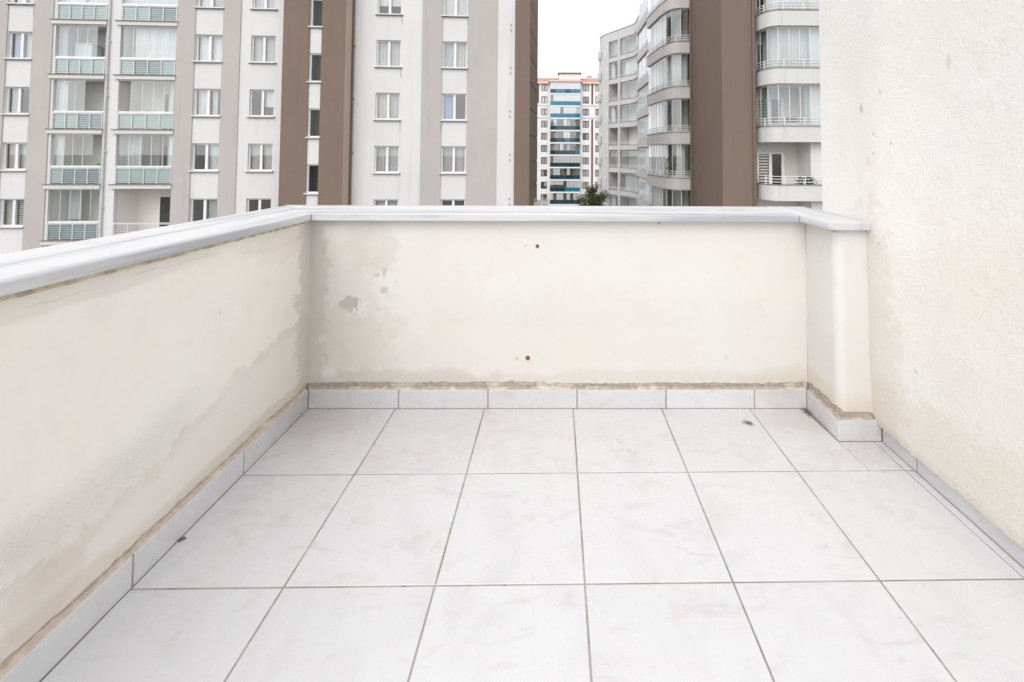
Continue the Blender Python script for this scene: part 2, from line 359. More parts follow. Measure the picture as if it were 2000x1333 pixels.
XL, XR, YB = -1.125, 1.304, 1.979      # faces of the skirting tiles
PX, PY = 1.128, 1.757                  # pillar skirting faces
YF = -1.2                              # terrace goes on behind the camera
fl = MB(); fl.box(XL - .02, XR + .03, YF, YB + .02, -.20, -.0025)
floor = tag(fl.build('terrace_floor', M['grout']), 'terrace floor of pale glazed square tiles with dirty grout', kind='structure')

def clip(poly, nx, ny, d):             # keep nx*x+ny*y <= d
    out = []
    for i in range(len(poly)):
        a, b = poly[i], poly[(i + 1) % len(poly)]
        da, db = nx * a[0] + ny * a[1] - d, nx * b[0] + ny * b[1] - d
        if da <= 0: out.append(a)
        if da * db < 0:
            t = da / (da - db); out.append((a[0] + (b[0] - a[0]) * t, a[1] + (b[1] - a[1]) * t))
    return out
def area(p): return .5 * sum(p[i][0] * p[(i + 1) % len(p)][1] - p[(i + 1) % len(p)][0] * p[i][1] for i in range(len(p)))
T = .4; GA = .0078; GX, GY = -.729, 1.585; GAP = .0030
def tile_piece(poly):
    poly = clip(clip(clip(poly, -1, 0, -(XL + .0012)), 1, 0, XR - .0012), 0, 1, YB - .0012)
    pieces = [poly]
    if poly and max(p[0] for p in poly) > PX and max(p[1] for p in poly) > PY:   # cut round the pillar
        cx = 1.141
        pieces = [clip(poly, 1, 0, PX - .0012) if max(p[0] for p in poly) < PX + .05 else clip(poly, 1, 0.09, cx + .09 * 1.6 - GAP * .5)]
        low = clip(clip(poly, -1, -.09, -(cx + .09 * 1.6 + GAP * .5)), 0, 1, PY - .0012); pieces.append(low)
        # left piece must also stop short of the pillar side
        pieces[0] = clip(pieces[0], 1, 0, PX + .02)
    for q in pieces:
        if len(q) < 3 or abs(area(q)) < 1e-4: continue
        if area(q) < 0: q = q[::-1]
        cx = sum(p[0] for p in q) / len(q); cy = sum(p[1] for p in q) / len(q)
        b = MB(); b.prism([(p[0] - cx, p[1] - cy) for p in q], -.007, random.uniform(-.0003, .0003), bev=.0011)
        b.build('floor_tile', M['tile'], floor, (cx, cy, 0))
for j in range(-1, 7):
    for i in range(-2, 6):
        def P(a, b): return (GX + a * T * math.cos(GA) + b * T * math.sin(GA), GY - b * T * math.cos(GA) + a * T * math.sin(GA))
        e = GAP / T / 2 * 1.6
        q = [P(i + e, j + 1 - e), P(i + 1 - e, j + 1 - e), P(i + 1 - e, j + e), P(i + e, j + e)]
        if j == 6: continue
        tile_piece(q)

def ragged_wall(b, p0, p1, z1, lowfn, depth=.0045, nseg=None, zc=.16, seed=0., zlow=.0, lean=0.):
    """plaster face from p0 to p1 (plan) with a ragged lower edge; below the edge the face steps back by depth"""
    p0 = Vector(p0); p1 = Vector(p1); Ln = (p1 - p0).length; d = (p1 - p0) / Ln; nin = Vector((-d.y, d.x))    # into the wall: left of travel
    n = nseg or max(6, int(Ln / .005))
    zs = [zlow] + [.07 + i * (zc - .07) / 26 for i in range(27)] + [zc + (z1 - zc) * i / 8 for i in range(1, 9)]
    i0 = len(b.v); b.at = b.at or [0.] * len(b.v)
    for a in range(n + 1):
        s = Ln * a / n; lo = lowfn(s)
        for z in zs:
            jit = .0022 * fb(s * 55 + seed, z * 90)
            ex = z + jit < lo
            off = depth if ex else .0014 * fb(s * 3 + seed, z * 3) + .0022 * max(0, 1 - (z - lo) / .03) * fb(s * 40, z * 60, seed)
            q = p0 + d * s + nin * off
            b.v.append((q.x, q.y, z)); b.at.append(1. if ex else 0.)
    m = len(zs)
    for a in range(n):
        for k in range(m - 1):
            i = i0 + a * m + k; b.f.append((i, i + m, i + m + 1, i + 1)); b.mi.append(0)
def plainbox(b, *a):
    n = len(b.v); b.box(*a)
    if b.at is not None: b.at += [0.] * (len(b.v) - n)

low_back = lambda s: .104 + .006 * fb(s * 6, 1.3) + .005 * fb(s * 31, 4.) + (.004 if s > 1.2 else 0)
low_left = lambda s: .099 + .007 * fb(s * 5, 9.) + .006 * fb(s * 27, 2.)
WB, WL = 1.994, -1.140
# back parapet with its pillar
b = MB(); b.at = []
ragged_wall(b, (1.142, WB), (WL - .002, WB), .846, low_back, seed=3.)      # travels right to left: inside is +Y... (see below)
plainbox(b, -1.43, 1.60, WB + .01, 2.255, -3.0, .845)
back = b.build('parapet_wall', M['wall_back'])
# right to left travel has its left side at -Y, so mirror the relief: flip offsets about the wall plane
for v in back.data.vertices:
    if v.co.y < WB + .009 and v.co.z < .8465 and abs(v.co.y - WB) < .02: v.co.y = 2 * WB - v.co.y
tag(back, 'low cream parapet across the back with peeling paint, two rusty anchors and pillar', 'wall')
b = MB(); b.at = []
pc = [(1.142, WB), (1.142, 1.804)] + [(1.142 + .034 * (1 - math.cos(t * math.pi / 10)), 1.804 - .034 * math.sin(t * math.pi / 10)) for t in range(1, 6)] + [(1.30, 1.770)]
ss = []; run = 0.
for p, q in zip(pc[:-1], pc[1:]):
    l = (Vector(q) - Vector(p)).length; n = max(2, int(l / .005)); d = (Vector(q) - Vector(p)) / l
    for k in range(n): ss.append((Vector(p) + d * l * k / n, d, run + l * k / n))
    run += l
ss.append((Vector(pc[-1]), d, run))
zs = [0.] + [.07 + i * .09 / 26 for i in range(27)] + [.16 + .686 * i / 8 for i in range(1, 9)]; m = len(zs)
for a, (p, d, sv) in enumerate(ss):
    d = (d + ss[max(a - 1, 0)][1]).normalized(); nin = Vector((-d.y, d.x)); lo = .107 + .010 * fb(sv * 22, 5.) + .014 * math.sin(min(1, sv / .23) * math.pi)
    for z in zs:
        ex = z + .0022 * fb(sv * 55 + 11, z * 90) < lo
        q = p + nin * (.0045 if ex else .0014 * fb(sv * 3 + 11, z * 3)); b.v.append((q.x, q.y, z)); b.at.append(1. if ex else 0.)
for a in range(len(ss) - 1):
    for k in range(m - 1): i = a * m + k; b.f.append((i, i + m, i + m + 1, i + 1)); b.mi.append(0)
# close the pillar behind its faces
plainbox(b, 1.165, 1.31, 1.793, WB + .02, 0, .845)
pil = b.build('pillar', M['wall_back'], back)
# left parapet
b = MB(); b.at = []
LT = lambda y: .8365 + .0131 * (1.95 - y)
ragged_wall(b, (WL, YF), (WL, WB + .004), .846, low_left, seed=21., nseg=560, depth=.0025)
for i, v in enumerate(b.v):
    if v[2] > .16: b.v[i] = (v[0], v[1], .16 + (v[2] - .16) / (.846 - .16) * (LT(v[1]) - .16))
plainbox(b, -1.43, WL - .01, YF, WB + .009, -3.0, .835)
left = tag(b.build('parapet_wall', M['wall_left']), 'low cream parapet running along the left with a damp stain under marble coping', 'wall')
# right house wall: rough render hanging over its skirting
b = MB(); b.at = []
WX = 1.280
n0 = 520; zs = [.0, .05] + [.056 + i * .002 for i in range(14)] + [.1 + i * .1 for i in range(63)]
for a in range(n0 + 1):
    y = 2.085 + (YF - 2.085) * a / n0
    for z in zs:
        lo = .066 + .005 * fb(y * 9, 3.) + .004 * fb(y * 45, 8.)
        ex = z < lo
        x = WX - .015 * math.exp(-((y - 1.70) / .13) ** 2) * max(0, min(1, (z - .07) / .25)) + (.030 if ex else .0022 * fb(y * 7, z * 7, 4.) + .004 * fb(y * 1.7, z * 1.7, 9.) + (.010 * max(0, 1 - (z - lo) / .03)) ** 1.1)
        b.v.append((x, y, z)); b.at.append(0.)
m = len(zs)
for a in range(n0):
    for k in range(m - 1): i = a * m + k; b.f.append((i, i + 1, i + m + 1, i + m)); b.mi.append(0)
plainbox(b, WX + .033, 1.75, YF, 2.085, -3.0, 6.3)
plainbox(b, WX + .004, 1.745, 2.0855, 2.090, -3, 6.2)
right = tag(b.build('house_wall', M['wall_right']), 'tall rough rendered off-white house wall on the right', 'wall')
for o in (back, pil, left): smooth(o)

# skirting tiles
def skirt(parent, p0, p1, h, joints, th=.0085):
    """tiles along p0->p1 standing on the floor, their face on that line, body to the left of travel"""
    p0 = Vector(p0); p1 = Vector(p1); Ln = (p1 - p0).length; d = (p1 - p0) / Ln; ang = math.atan2(d.y, d.x)
    js = [0] + [j for j in joints if 0 < j < Ln] + [Ln]
    for a, c in zip(js[:-1], js[1:]):
        g = .0026; a2 = a + (g if a > 0 else .0008); c2 = c - (g if c < Ln else .0008); w = c2 - a2
        b = MB(); tl = random.uniform(-.0012, .0012); e = .0009
        v = [(0, e, 0), (w, e, 0), (w, th, 0), (0, th, 0), (0, e, h - e), (w, e, h - e), (e, 0, e), (w - e, 0, e), (w - e, 0, h - 2 * e), (e, 0, h - 2 * e), (e, e, h), (w - e, e, h), (w - e, th, h), (e, th, h), (0, th, h - e), (w, th, h - e)]
        f = [(6, 7, 8, 9), (0, 1, 7, 6), (9, 8, 11, 10), (10, 11, 12, 13), (0, 6, 9, 4), (1, 5, 8, 7), (4, 9, 10), (5, 11, 8), (0, 4, 14, 3), (4, 10, 13, 14), (1, 2, 15, 5), (5, 15, 12, 11), (3, 14, 13, 12, 15, 2), (0, 3, 2, 1)]
        b.v = v; b.f = f; b.mi = [0] * len(f)
        q = p0 + d * a2
        o = b.build('skirting_tile', M['tile'], parent, (q.x, q.y, tl * .3), ang)
    # grout seen in the joints
    nrm = Vector((-d.y, d.x)); b = MB(); p0 = p0 + d * .003; p1 = p1 - d * .003; a = p0 + nrm * (th * .45); c = p1 + nrm * (th * .45); e = p1 + nrm * (th + .0045); f2 = p0 + nrm * (th + .0045)
    b.prism([tuple(a), tuple(c), tuple(e), tuple(f2)], -.002, h - .004); b.build('skirting_grout', M['grout'], parent)
SH = .0825
skirt(left, (XL, YF), (XL, YB - .001), SH, [YB - YF - .392 - .4 * k for k in range(8, -1, -1)])
# back: travel left->right with the body to the left (+Y)
skirt(back, (XL + .0005, YB), (PX, YB), SH, [.405 + .4025 * k for k in range(6)])
skirt(back, (PX, YB - .0005), (PX, PY), SH, [])
skirt(back, (PX + .0015, PY), (1.303, PY), SH, [])
skirt(right, (XR, PY - .002), (XR, YF), .078, [.165 + .4 * k for k in range(8)])

# raised grey mortar left on top of the skirting
def bead(parent, p0, p1, h0, seed, dep=.012):
    p0 = Vector(p0); p1 = Vector(p1); Ln = (p1 - p0).length; d = (p1 - p0) / Ln; nrm = Vector((-d.y, d.x)); n = int(Ln / .006); b = MB(); b.at = []
    prof = [(0, -.004), (.0, .0), (.25, .35), (.7, .75), (1.15, 1.0)]
    for a in range(n + 1):
        s = Ln * a / n; w = 1 + .35 * fb(s * 12, seed); hh = .011 * (.75 + .6 * fb(s * 8, seed, 2.) + .5 * fb(s * 40, seed, 5.))
        for (u, v) in prof:
            q = p0 + d * s + nrm * (u * dep + .0012 * fb(s * 60, u * 3, seed)); b.v.append((q.x, q.y, h0 - .0006 + max(v, -.003) * max(hh, .0015))); b.at.append(1.)
    m = len(prof)
    for a in range(n):
        for k in range(m - 1): i = a * m + k; b.f.append((i, i + m, i + m + 1, i + 1)); b.mi.append(0)
    return smooth(b.build('mortar_bead', M['wall_left'] if parent is left else M['wall_back'], parent))
bead(left, (XL - .003, YF), (XL - .003, YB), SH, 2.)
bead(back, (XL, YB + .003), (PX, YB + .003), SH, 5.)
bead(back, (PX + .003, YB), (PX + .003, PY), SH, 8.)
bead(back, (PX, PY + .003), (1.275, PY + .003), SH, 9.)
# marble coping
CT, CB = .876, .846
def slab(parent, poly, z0, z1, along, label=None):
    """coping slab; its local X runs along the slab so the veins do too"""
    cx = sum(p[0] for p in poly) / len(poly); cy = sum(p[1] for p in poly) / len(poly); ang = 0 if along == 'x' else R(90)
    c, s = math.cos(-ang), math.sin(-ang); loc = [((p[0] - cx) * c - (p[1] - cy) * s, (p[0] - cx) * s + (p[1] - cy) * c) for p in poly]
    if area(loc) < 0: loc = loc[::-1]
    b = MB(); b.prism(loc, z0, z1, bev=.003)
    return b.build('coping_slab', M['marble'], parent, (cx, cy, 0), ang)
slab(back, [(-1.1125, 1.950), (1.0885, 1.950), (1.0885, 2.268), (-1.431, 2.268)], CB, CT, 'x')
slab(back, [(1.0915, 1.738), (1.272, 1.738), (1.292, 2.267), (1.0915, 2.267)], CB + .001, CT + .001, 'y')
ls = slab(left, [(-1.1155, 1.9495), (-1.4345, 2.268), (-1.4345, YF), (-1.1155, YF)], .863, .892, 'y')
for v in ls.data.vertices:             # the left coping climbs slightly towards the viewer
    wy = ls.location.y + v.co.x; v.co.z += .0131 * (1.95 - wy) - .0155
b = MB()                               # mortar bed under the left coping
n = 260
for a in range(n + 1):
    y = YF + (WB - YF) * a / n; t = LT(y) + .0095 + .0131 * 0
    lo = LT(y) - .004 + .003 * fb(y * 25, 3.) + .003 * fb(y * 8, 4.) - .004 * max(0, 1.2 - y)
    for (x, z) in ((WL + .0005, lo + .002), (WL + .004 + .002 * fb(y * 60), lo), (WL + .0045 + .002 * fb(y * 50, 2.), t + .004), (WL - .02, t + .006)): b.v.append((x, y, z))
for a in range(n):
    for k in range(3): i = a * 4 + k; b.f.append((i, i + 4, i + 5, i + 1)); b.mi.append(0)
b.build('mortar_bed', M['mortar'], left)
b = MB(); n = 160
for a in range(n + 1):
    x = WL + (1.142 - WL) * a / n; lo = .8425 + .0015 * fb(x * 30)
    for (y, z) in ((WB - .0005, lo), (WB - .004, lo + .001), (WB - .004, .8465)): b.v.append((x, y, z))
for a in range(n):
    for k in range(2): i = a * 3 + k; b.f.append((i, i + 1, i + 4, i + 3)); b.mi.append(0)
b.build('mortar_bed', M['mortar'], back)
b = MB(); n = 40                       # sagging bed under the pillar's coping
for a in range(n + 1):
    t = a / n; y = 1.99 + (1.766 - 1.99) * t; lo = .846 - .014 * math.sin(math.pi * min(1, t * .75)) - .002 * fb(t * 20)
    for (x, z) in ((1.1425, lo - .002), (1.137, lo), (1.136, .847)): b.v.append((x, y, z))
for a in range(n):
    for k in range(2): i = a * 3 + k; b.f.append((i, i + 3, i + 4, i + 1)); b.mi.append(0)
b.build('mortar_bed', M['mortar'], back)

# rusty anchors in the back parapet
for (x, z, r) in ((-.099, .724, .0085), (-.140, .218, .0105)):
    b = MB(); N = 14
    ring = [(r * (1 + .18 * fb(k * 1.1, x * 9)) * math.cos(2 * math.pi * k / N), r * (1 + .18 * fb(k * 1.3, z * 9)) * math.sin(2 * math.pi * k / N)) for k in range(N)]
    for k in range(N):
        a, c = ring[k], ring[(k + 1) % N]
        b.quad((a[0], 0, a[1]), (c[0], 0, c[1]), (c[0] * .8, -.003, c[1] * .8), (a[0] * .8, -.003, a[1] * .8))
        b.quad((a[0] * .8, -.003, a[1] * .8), (c[0] * .8, -.003, c[1] * .8), (c[0] * .4, -.0015, c[1] * .4), (a[0] * .4, -.0015, a[1] * .4))
    b.poly([(q[0] * .4, -.0015, q[1] * .4) for q in ring], 1)
    tag(b.build('rusty_anchor', [M['rust'], M['plug']], back, (x, WB - .001, z)), 'rust brown anchor stub')
# bits lying on the floor
def bit(name, x, y, r, label, cat, seed, flat=.45):
    b = MB(); N = 9
    a = [(r * (1 + .5 * fb(k * .9, seed)) * math.cos(2 * math.pi * k / N), r * .5 * (1 + .5 * fb(k * .7, seed, 3)) * math.sin(2 * math.pi * k / N)) for k in range(N)]
    for k in range(N):
        p, q = a[k], a[(k + 1) % N]
        b.quad((*p, 0), (*q, 0), (q[0] * .6, q[1] * .6, r * flat), (p[0] * .6, p[1] * .6, r * flat))
    b.poly([(p[0] * .6, p[1] * .6, r * flat) for p in a])
    return tag(b.build(name, M['debris'], None, (x, y, .0006), R(40)), label, cat)
bit('leaf_scrap', -1.116, 1.325, .011, 'small black leaf scrap beside the left skirting tiles', 'debris', 1.)
b = MB(); rr = random.Random(4)
for k in range(46):
    a = rr.uniform(0, 6.28); l = rr.uniform(.008, .024); c = (rr.gauss(0, .006), rr.gauss(0, .004)); bend = rr.uniform(-.006, .006)
    b.tube([(c[0], c[1], .0012), (c[0] + l * .5 * math.cos(a) + bend, c[1] + l * .5 * math.sin(a), .003 + rr.uniform(0, .004)), (c[0] + l * math.cos(a), c[1] + l * math.sin(a), .0012)], .0004, 3)
tag(b.build('fluff_tuft', M['debris'], None, (.812, 1.872, .0004)), 'small dark tuft of dry fluff on a back tile near the pillar', 'debris')
b = MB()
for k in range(110):
    t = abs(rr.gauss(0, .45)); x = PX - .004 - abs(rr.gauss(0, .012)) - rr.random() * .01 * (1 - min(t, 1)); y = YB - .004 - t * .10; r = rr.uniform(.0004, .0017)
    b.box(x - r, x + r, y - r, y + r, 0, r)
for (x, y, n) in ((.255, 1.735, 9), (.275, 1.69, 7), (.36, 1.62, 6), (1.166, 1.735, 8), (-1.06, 1.968, 8)):
    for k in range(n):
        X, Y, r = x + rr.gauss(0, .02), y + rr.gauss(0, .018), rr.uniform(.0003, .0010)
        if Y < YB - .003 and (X < PX - .003 or Y < PY - .003): b.box(X - r * 2, X + r * 2, Y - r, Y + r, 0, r)
tag(b.build('grit', M['debris'], None, (0, 0, .0006)), 'dark grit scattered on the tiles by the pillar corner', 'debris', kind='stuff')

# ================================================================== the blocks of flats
F = {}
F['white'] = facade('facade_white', (.70, .698, .695), .12); F['taupe'] = facade('facade_taupe', (.49, .46, .45), .10); F['brown'] = facade('facade_brown', (.215, .160, .132), .14)
F['tan'] = facade('facade_tan', (.46, .37, .305)); F['cream'] = facade('facade_cream', (.68, .66, .635)); F['soffit'] = facade('soffit_paint', (.74, .73, .71))
F['inner'] = facade('inner_wall_olive', (.44, .435, .38)); F['cool'] = facade('wing_grey', (.60, .59, .585), .18); F['pale'] = facade('parapet_pale', (.655, .65, .64), .22); F['grey'] = facade('parapet_grey', (.555, .535, .52), .30); F['beige'] = facade('inner_wall_beige', (.82, .80, .755)); F['bright'] = facade('facade_bright_white', (.80, .80, .80), .05)
M['frame'] = plain('white_window_frame', (.80, .80, .80), .4, .03, 3)
M['sill'] = plain('white_stone_sill', (.70, .70, .69), .6, .06, 3)
M['stain'] = plain('grey_drip_stain', (.36, .35, .34), .9, .3, 9); M['drip'] = plain('dark_drip_edge', (.22, .20, .19), .8, .1, 3)
M['room'] = plain('room_wall', (.55, .53, .48), .9, .1, 1.2)
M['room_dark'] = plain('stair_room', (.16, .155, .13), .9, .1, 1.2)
M['glass'] = glass('window_glass', (.97, .98, .98), .14); M['glass_green'] = glass('balcony_glass', (.94, .985, .975), .12, 1.4); M['glass_stair'] = glass('stair_glass', (.9, .9, .86), .0, 1.)
M['dark_glass'] = plain('dark_door_glass', (.06, .06, .06), .1, .2, 2, .6)
M['sky_painted_glass'] = plain('painted_sky_glass', (.45, .50, .53), .06, .15, 1, .9); M['mint'] = frosted('frosted_mint_panel', (.62, .80, .79), .18); M['mint_dark'] = frosted('frosted_dark_panel', (.42, .56, .58), .35)  # opaque side and strip windows: sky reflection put into the base colour
M['alu'] = plain('pale_aluminium', (.72, .73, .74), .35, .03, 3, .5, .2)
M['steel'] = plain('white_steel', (.78, .78, .77), .4, .04, 3)
M['pipe'] = plain('drainpipe_brown', (.20, .15, .13), .6, .1, 3); M['pipe_grey'] = plain('drainpipe_grey', (.55, .54, .53), .6, .1, 3)
C = {'n': cloth('net_curtain', (.90, .91, .92), .05), 'g': cloth('grey_curtain', (.66, .665, .65)), 'b': cloth('blue_curtain', (.42, .52, .72)), 't': cloth('teal_curtain', (.56, .68, .67)),
     'e': cloth('beige_curtain', (.70, .68, .60)), 'w': cloth('white_blind', (.88, .89, .90)), 'r': cloth('red_brown_curtain', (.34, .24, .22)), 'o': cloth('orange_curtain', (.55, .33, .15)), 'p': cloth('pale_grey_curtain', (.74, .74, .75))}

def facade_wall(b, u0, u1, z0, z1, holes, v=0., rev=.22, m=0, rooms=None, mr=1):
    us = sorted({u0, u1, *[h[0] for h in holes], *[h[1] for h in holes]}); zs = sorted({z0, z1, *[h[2] for h in holes], *[h[3] for h in holes]})
    us = [u for u in us if u0 <= u <= u1]; zs = [z for z in zs if z0 <= z <= z1]
    for a, c in zip(us[:-1], us[1:]):
        for e, g in zip(zs[:-1], zs[1:]):
            x, z = (a + c) / 2, (e + g) / 2
            if any(h[0] < x < h[1] and h[2] < z < h[3] for h in holes): continue
            b.quad((a, v, e), (c, v, e), (c, v, g), (a, v, g), m)
    for (a, c, e, g) in holes:
        w = v + rev
        b.quad((a, v, e), (a, v, g), (a, w, g), (a, w, e), m); b.quad((c, v, g), (c, v, e), (c, w, e), (c, w, g), m)
        b.quad((a, v, e), (a, w, e), (c, w, e), (c, v, e), m); b.quad((a, v, g), (c, v, g), (c, w, g), (a, w, g), m)
        if rooms:
            d, q = rooms; A, B_, E_, G_ = a - q, c + q, e - q * 1.6, g + q * .5; y = w + d
            b.quad((A, y, E_), (B_, y, E_), (B_, y, G_), (A, y, G_), mr)
            b.quad((A, w, E_), (A, y, E_), (A, y, G_), (A, w, G_), mr); b.quad((B_, w, E_), (B_, w, G_), (B_, y, G_), (B_, y, E_), mr)
            b.quad((A, w, E_), (B_, w, E_), (B_, y, E_), (A, y, E_), mr); b.quad((A, w, G_), (A, y, G_), (B_, y, G_), (B_, w, G_), mr)
            for (p, r, s_, t) in ((A, a, E_, G_), (c, B_, E_, G_), (a, c, E_, e), (a, c, g, G_)): b.quad((p, w, s_), (r, w, s_), (r, w, t), (p, w, t), mr)

def drape(w, h, code):
    """hanging curtain, pleated; origin bottom middle"""
    def mk():
        b = MB(); flat = code in 'w'; n = 3 if flat else max(8, int(w / .028)); rd = random.Random(hash((round(w, 2), code)) % 999)
        ph = rd.uniform(0, 6); xs = [-w / 2 + w * k / n for k in range(n + 1)]
        ys = [0 if flat else .028 * math.sin(k * 1.15 + ph + .8 * fb(k * .21, ph)) + .02 * fb(k * .5, ph) for k in range(n + 1)]
        for k in range(n): b.quad((xs[k], ys[k], 0), (xs[k + 1], ys[k + 1], 0), (xs[k + 1], ys[k + 1] * .8, h), (xs[k], ys[k] * .8, h))
        return b.mesh('curtain', C[code])
    return cached(('drape', round(w, 2), round(h, 2), code), mk)
def slats(w, h):
    def mk():
        b = MB(); z = .02
        while z < h - .05: b.box(-w / 2, w / 2, 0, .012, z, z + .065); z += .115
        return b.mesh('blind', C['w'])
    return cached(('slats', round(w, 2), round(h, 2)), mk)

def window(parent, u, z, w, h, codes, v=0., fm='frame', sill=True, split=.5, name='window', glassm='glass', fw=.07, mul=.13, deep=.10, room=True):
    """two-light window in an opening; origin at the middle of the opening's bottom edge on the wall face"""
    def mk():
        b = MB(); y0, y1 = deep, deep + .07; a = -w / 2; x = a + w * split
        b.box(a, a + fw, y0, y1, 0, h); b.box(-a - fw, -a, y0, y1, 0, h); b.box(a + fw, -a - fw, y0, y1, 0, fw); b.box(a + fw, -a - fw, y0, y1, h - fw, h)
        if len(codes) > 1: b.box(x - mul / 2, x + mul / 2, y0 - .012, y1, fw, h - fw)
        return b.mesh(name, M[fm])
    key = ('win', round(w, 3), round(h, 3), fm, split, len(codes), deep)
    o = link(name, cached(key, mk), parent, (u, v, z))
    xs = [(-w / 2 + fw, -w / 2 + w * split - mul / 2), (-w / 2 + w * split + mul / 2, w / 2 - fw)] if len(codes) > 1 else [(-w / 2 + fw, w / 2 - fw)]
    for (a, c), code in zip(xs, codes):
        pw = c - a
        link('pane', sheet_mesh('pane', pw, h - 2 * fw, M[glassm]), o, ((a + c) / 2, deep + .035, fw))
        if code == 'z': link('blind', slats(pw, h - .1), o, ((a + c) / 2, deep + .16, fw))
        elif code == 'h': link('curtain', drape(pw + .04, h * .62, 'w'), o, ((a + c) / 2, deep + .16, h * .36))
        elif code == 'q':
            link('curtain', drape(pw * .5, h - .06, 'n'), o, ((a + c) / 2 - pw * .25, deep + .2, .03)); link('curtain', drape(pw * .24, h - .06, 'o'), o, ((a + c) / 2 + pw * .36, deep + .18, .03))
        elif code != 'd': link('curtain', drape(pw + .05, h - .06, code), o, ((a + c) / 2, deep + .18, .03))
    if room:
        def mkr():
            t = MB(); facade_wall(t, -w / 2, w / 2, 0, h, [(-w / 2, w / 2, 0, h)], 0., .222, 0, (2.2, .55), 0)
            t.v = t.v[16:]; t.f = [tuple(i - 16 for i in q) for q in t.f[4:]]; t.mi = t.mi[4:]; return t.mesh('room', M['room'])
        link('room', cached(('room', round(w, 3), round(h, 3)), mkr), o)
    if sill:
        def mks():
            b = MB(); b.box(-w / 2 - .07, w / 2 + .07, -.11, deep, -.05, .012); b.box(-w / 2 - .07, w / 2 + .07, -.10, -.0, -.075, -.05, 1); return b.mesh('sill', [M['sill'], M['drip']])
        link('sill', cached(('sill', round(w, 3), deep), mks), o)
    return o

# ------------------------------------------------------------------ long block opposite, on the left
ZO = -GROUND
A = empty('apartment_building', (-1.711, 23.81, GROUND), R(3.0))
tag(A, 'long white apartment block with taupe stripes and brown stair tower on the left', 'building')
TOPZ = 13.5
cols = [(-27.10, -25.89, 5.95, 1.42), (-17.777, -16.398, 5.96, 1.45), (-14.931, -13.664, 5.96, 1.45), (-8.341, -7.030, 5.84, 1.46), (-4.769, -3.434, 5.83, 1.47)]
codes = [['ww', 'bn', 'gd', 'en', 'ez', 'gg'], ['nz', 'nn', 'nq', 'dn', 'dg', 'gg'], ['pp', 'tt', 'dh', 'ge', 'dd', 'gg'], ['hh', 'gg', 'eg', 'gp', 'gg', 'gg'], ['wn', 'te', 'bd', 'gp', 'dd', 'gg']]
codes[2][1] = 'gg'
holes = []; wins = []
for ci, (a, c, s0, h) in enumerate(cols):
    for r in range(-1, 4):
        z = s0 - 2.9 * r if ci in (0,) else s0 - (2.915 if ci < 3 else 2.9) * r
        holes.append((a, c, z + ZO, z + h + ZO)); wins.append(((a + c) / 2, z, c - a, h, codes[ci][r + 1]))
BAYS = [(-24.78, -22.26, 0.), (-21.57, -18.73, -.01)]
bayh = [(a, c, 0.5, TOPZ + ZO - .3) for a, c, _ in BAYS]
b = MB()
facade_wall(b, -36, 0, 0, TOPZ + ZO, holes + bayh, 0., .22)
b.f = b.f; b.quad((-36, 10, 0), (-36, 0, 0), (-36, 0, TOPZ + ZO), (-36, 10, TOPZ + ZO)); b.quad((0, 10.2, 0), (-36, 10.2, 0), (-36, 10.2, TOPZ + ZO), (0, 10.2, TOPZ + ZO)); b.quad((-36, 0, TOPZ + ZO), (0, 0, TOPZ + ZO), (0, 10, TOPZ + ZO), (-36, 10, TOPZ + ZO))
b.build('wall', F['white'], A)
for (u, z, w, h, cd) in wins: window(A, u, z + ZO, w, h, cd)
for (a, c) in ((-29.2, -27.12), (-25.87, -24.90), (-18.71, -17.797), (-16.378, -15.482), (-5.88, -4.789), (-3.414, -1.783)):
    b = MB(); b.box(a, c, -.05, .01, 0, TOPZ + ZO); b.build('pilaster', F['taupe'], A)
b = MB(); b.box(-.794, .045, -.06, .0, 0, TOPZ + ZO); b.build('end_panel', F['brown'], A)
for ci, r, side, ln in ((3, -1, 1, .55), (3, 0, 1, .62), (3, 1, 1, .7), (4, -1, 1, .5), (4, 0, 1, .7), (4, 1, -1, .8), (0, -1, 1, .6)):
    a, c, s0, h = cols[ci]; z = s0 - 2.9 * r - .075; u = (c + .03) if side > 0 else (a - .03); y = -.053 if ci in (0, 4) else -.003
    b = MB(); rs = random.Random(ci * 9 + r); n = 7
    pr = [(rs.uniform(.018, .04) * (1 - k / n) ** .6, rs.uniform(-.012, .012), -ln * k / n) for k in range(n + 1)]
    for (w0, x0, z0), (w1, x1, z1) in zip(pr[:-1], pr[1:]): b.quad((x0 - w0, 0, z0), (x1 - w1, 0, z1), (x1 + w1, 0, z1), (x0 + w0, 0, z0))
    b.build('drip_stain', M['stain'], A, (u, y, z + ZO))
# brown end wall, splayed, with open joints between its panels
EA, EB = (.045, 0.), (.473, 4.6)
b = MB(); b.prism([(-3., .3), (EA[0] - .03, .0), (EB[0] - .03, 4.6), (EB[0] - .03, 10.2), (-3., 10.2)], 0, TOPZ + ZO); b.build('end_wall', M['drip'], A)
zz = [0] + [-5.3 + 1.49 * k + ZO for k in range(13)] + [TOPZ + ZO]
for a, c in zip(zz[:-1], zz[1:]):
    b = MB(); b.prism([(EA[0] - .02, .006), (EA[0] + .012, .006), (EB[0] + .012, 4.6), (EB[0] - .02, 4.6)], a + .035, c - .035); b.build('cladding_panel', F['brown'], A)
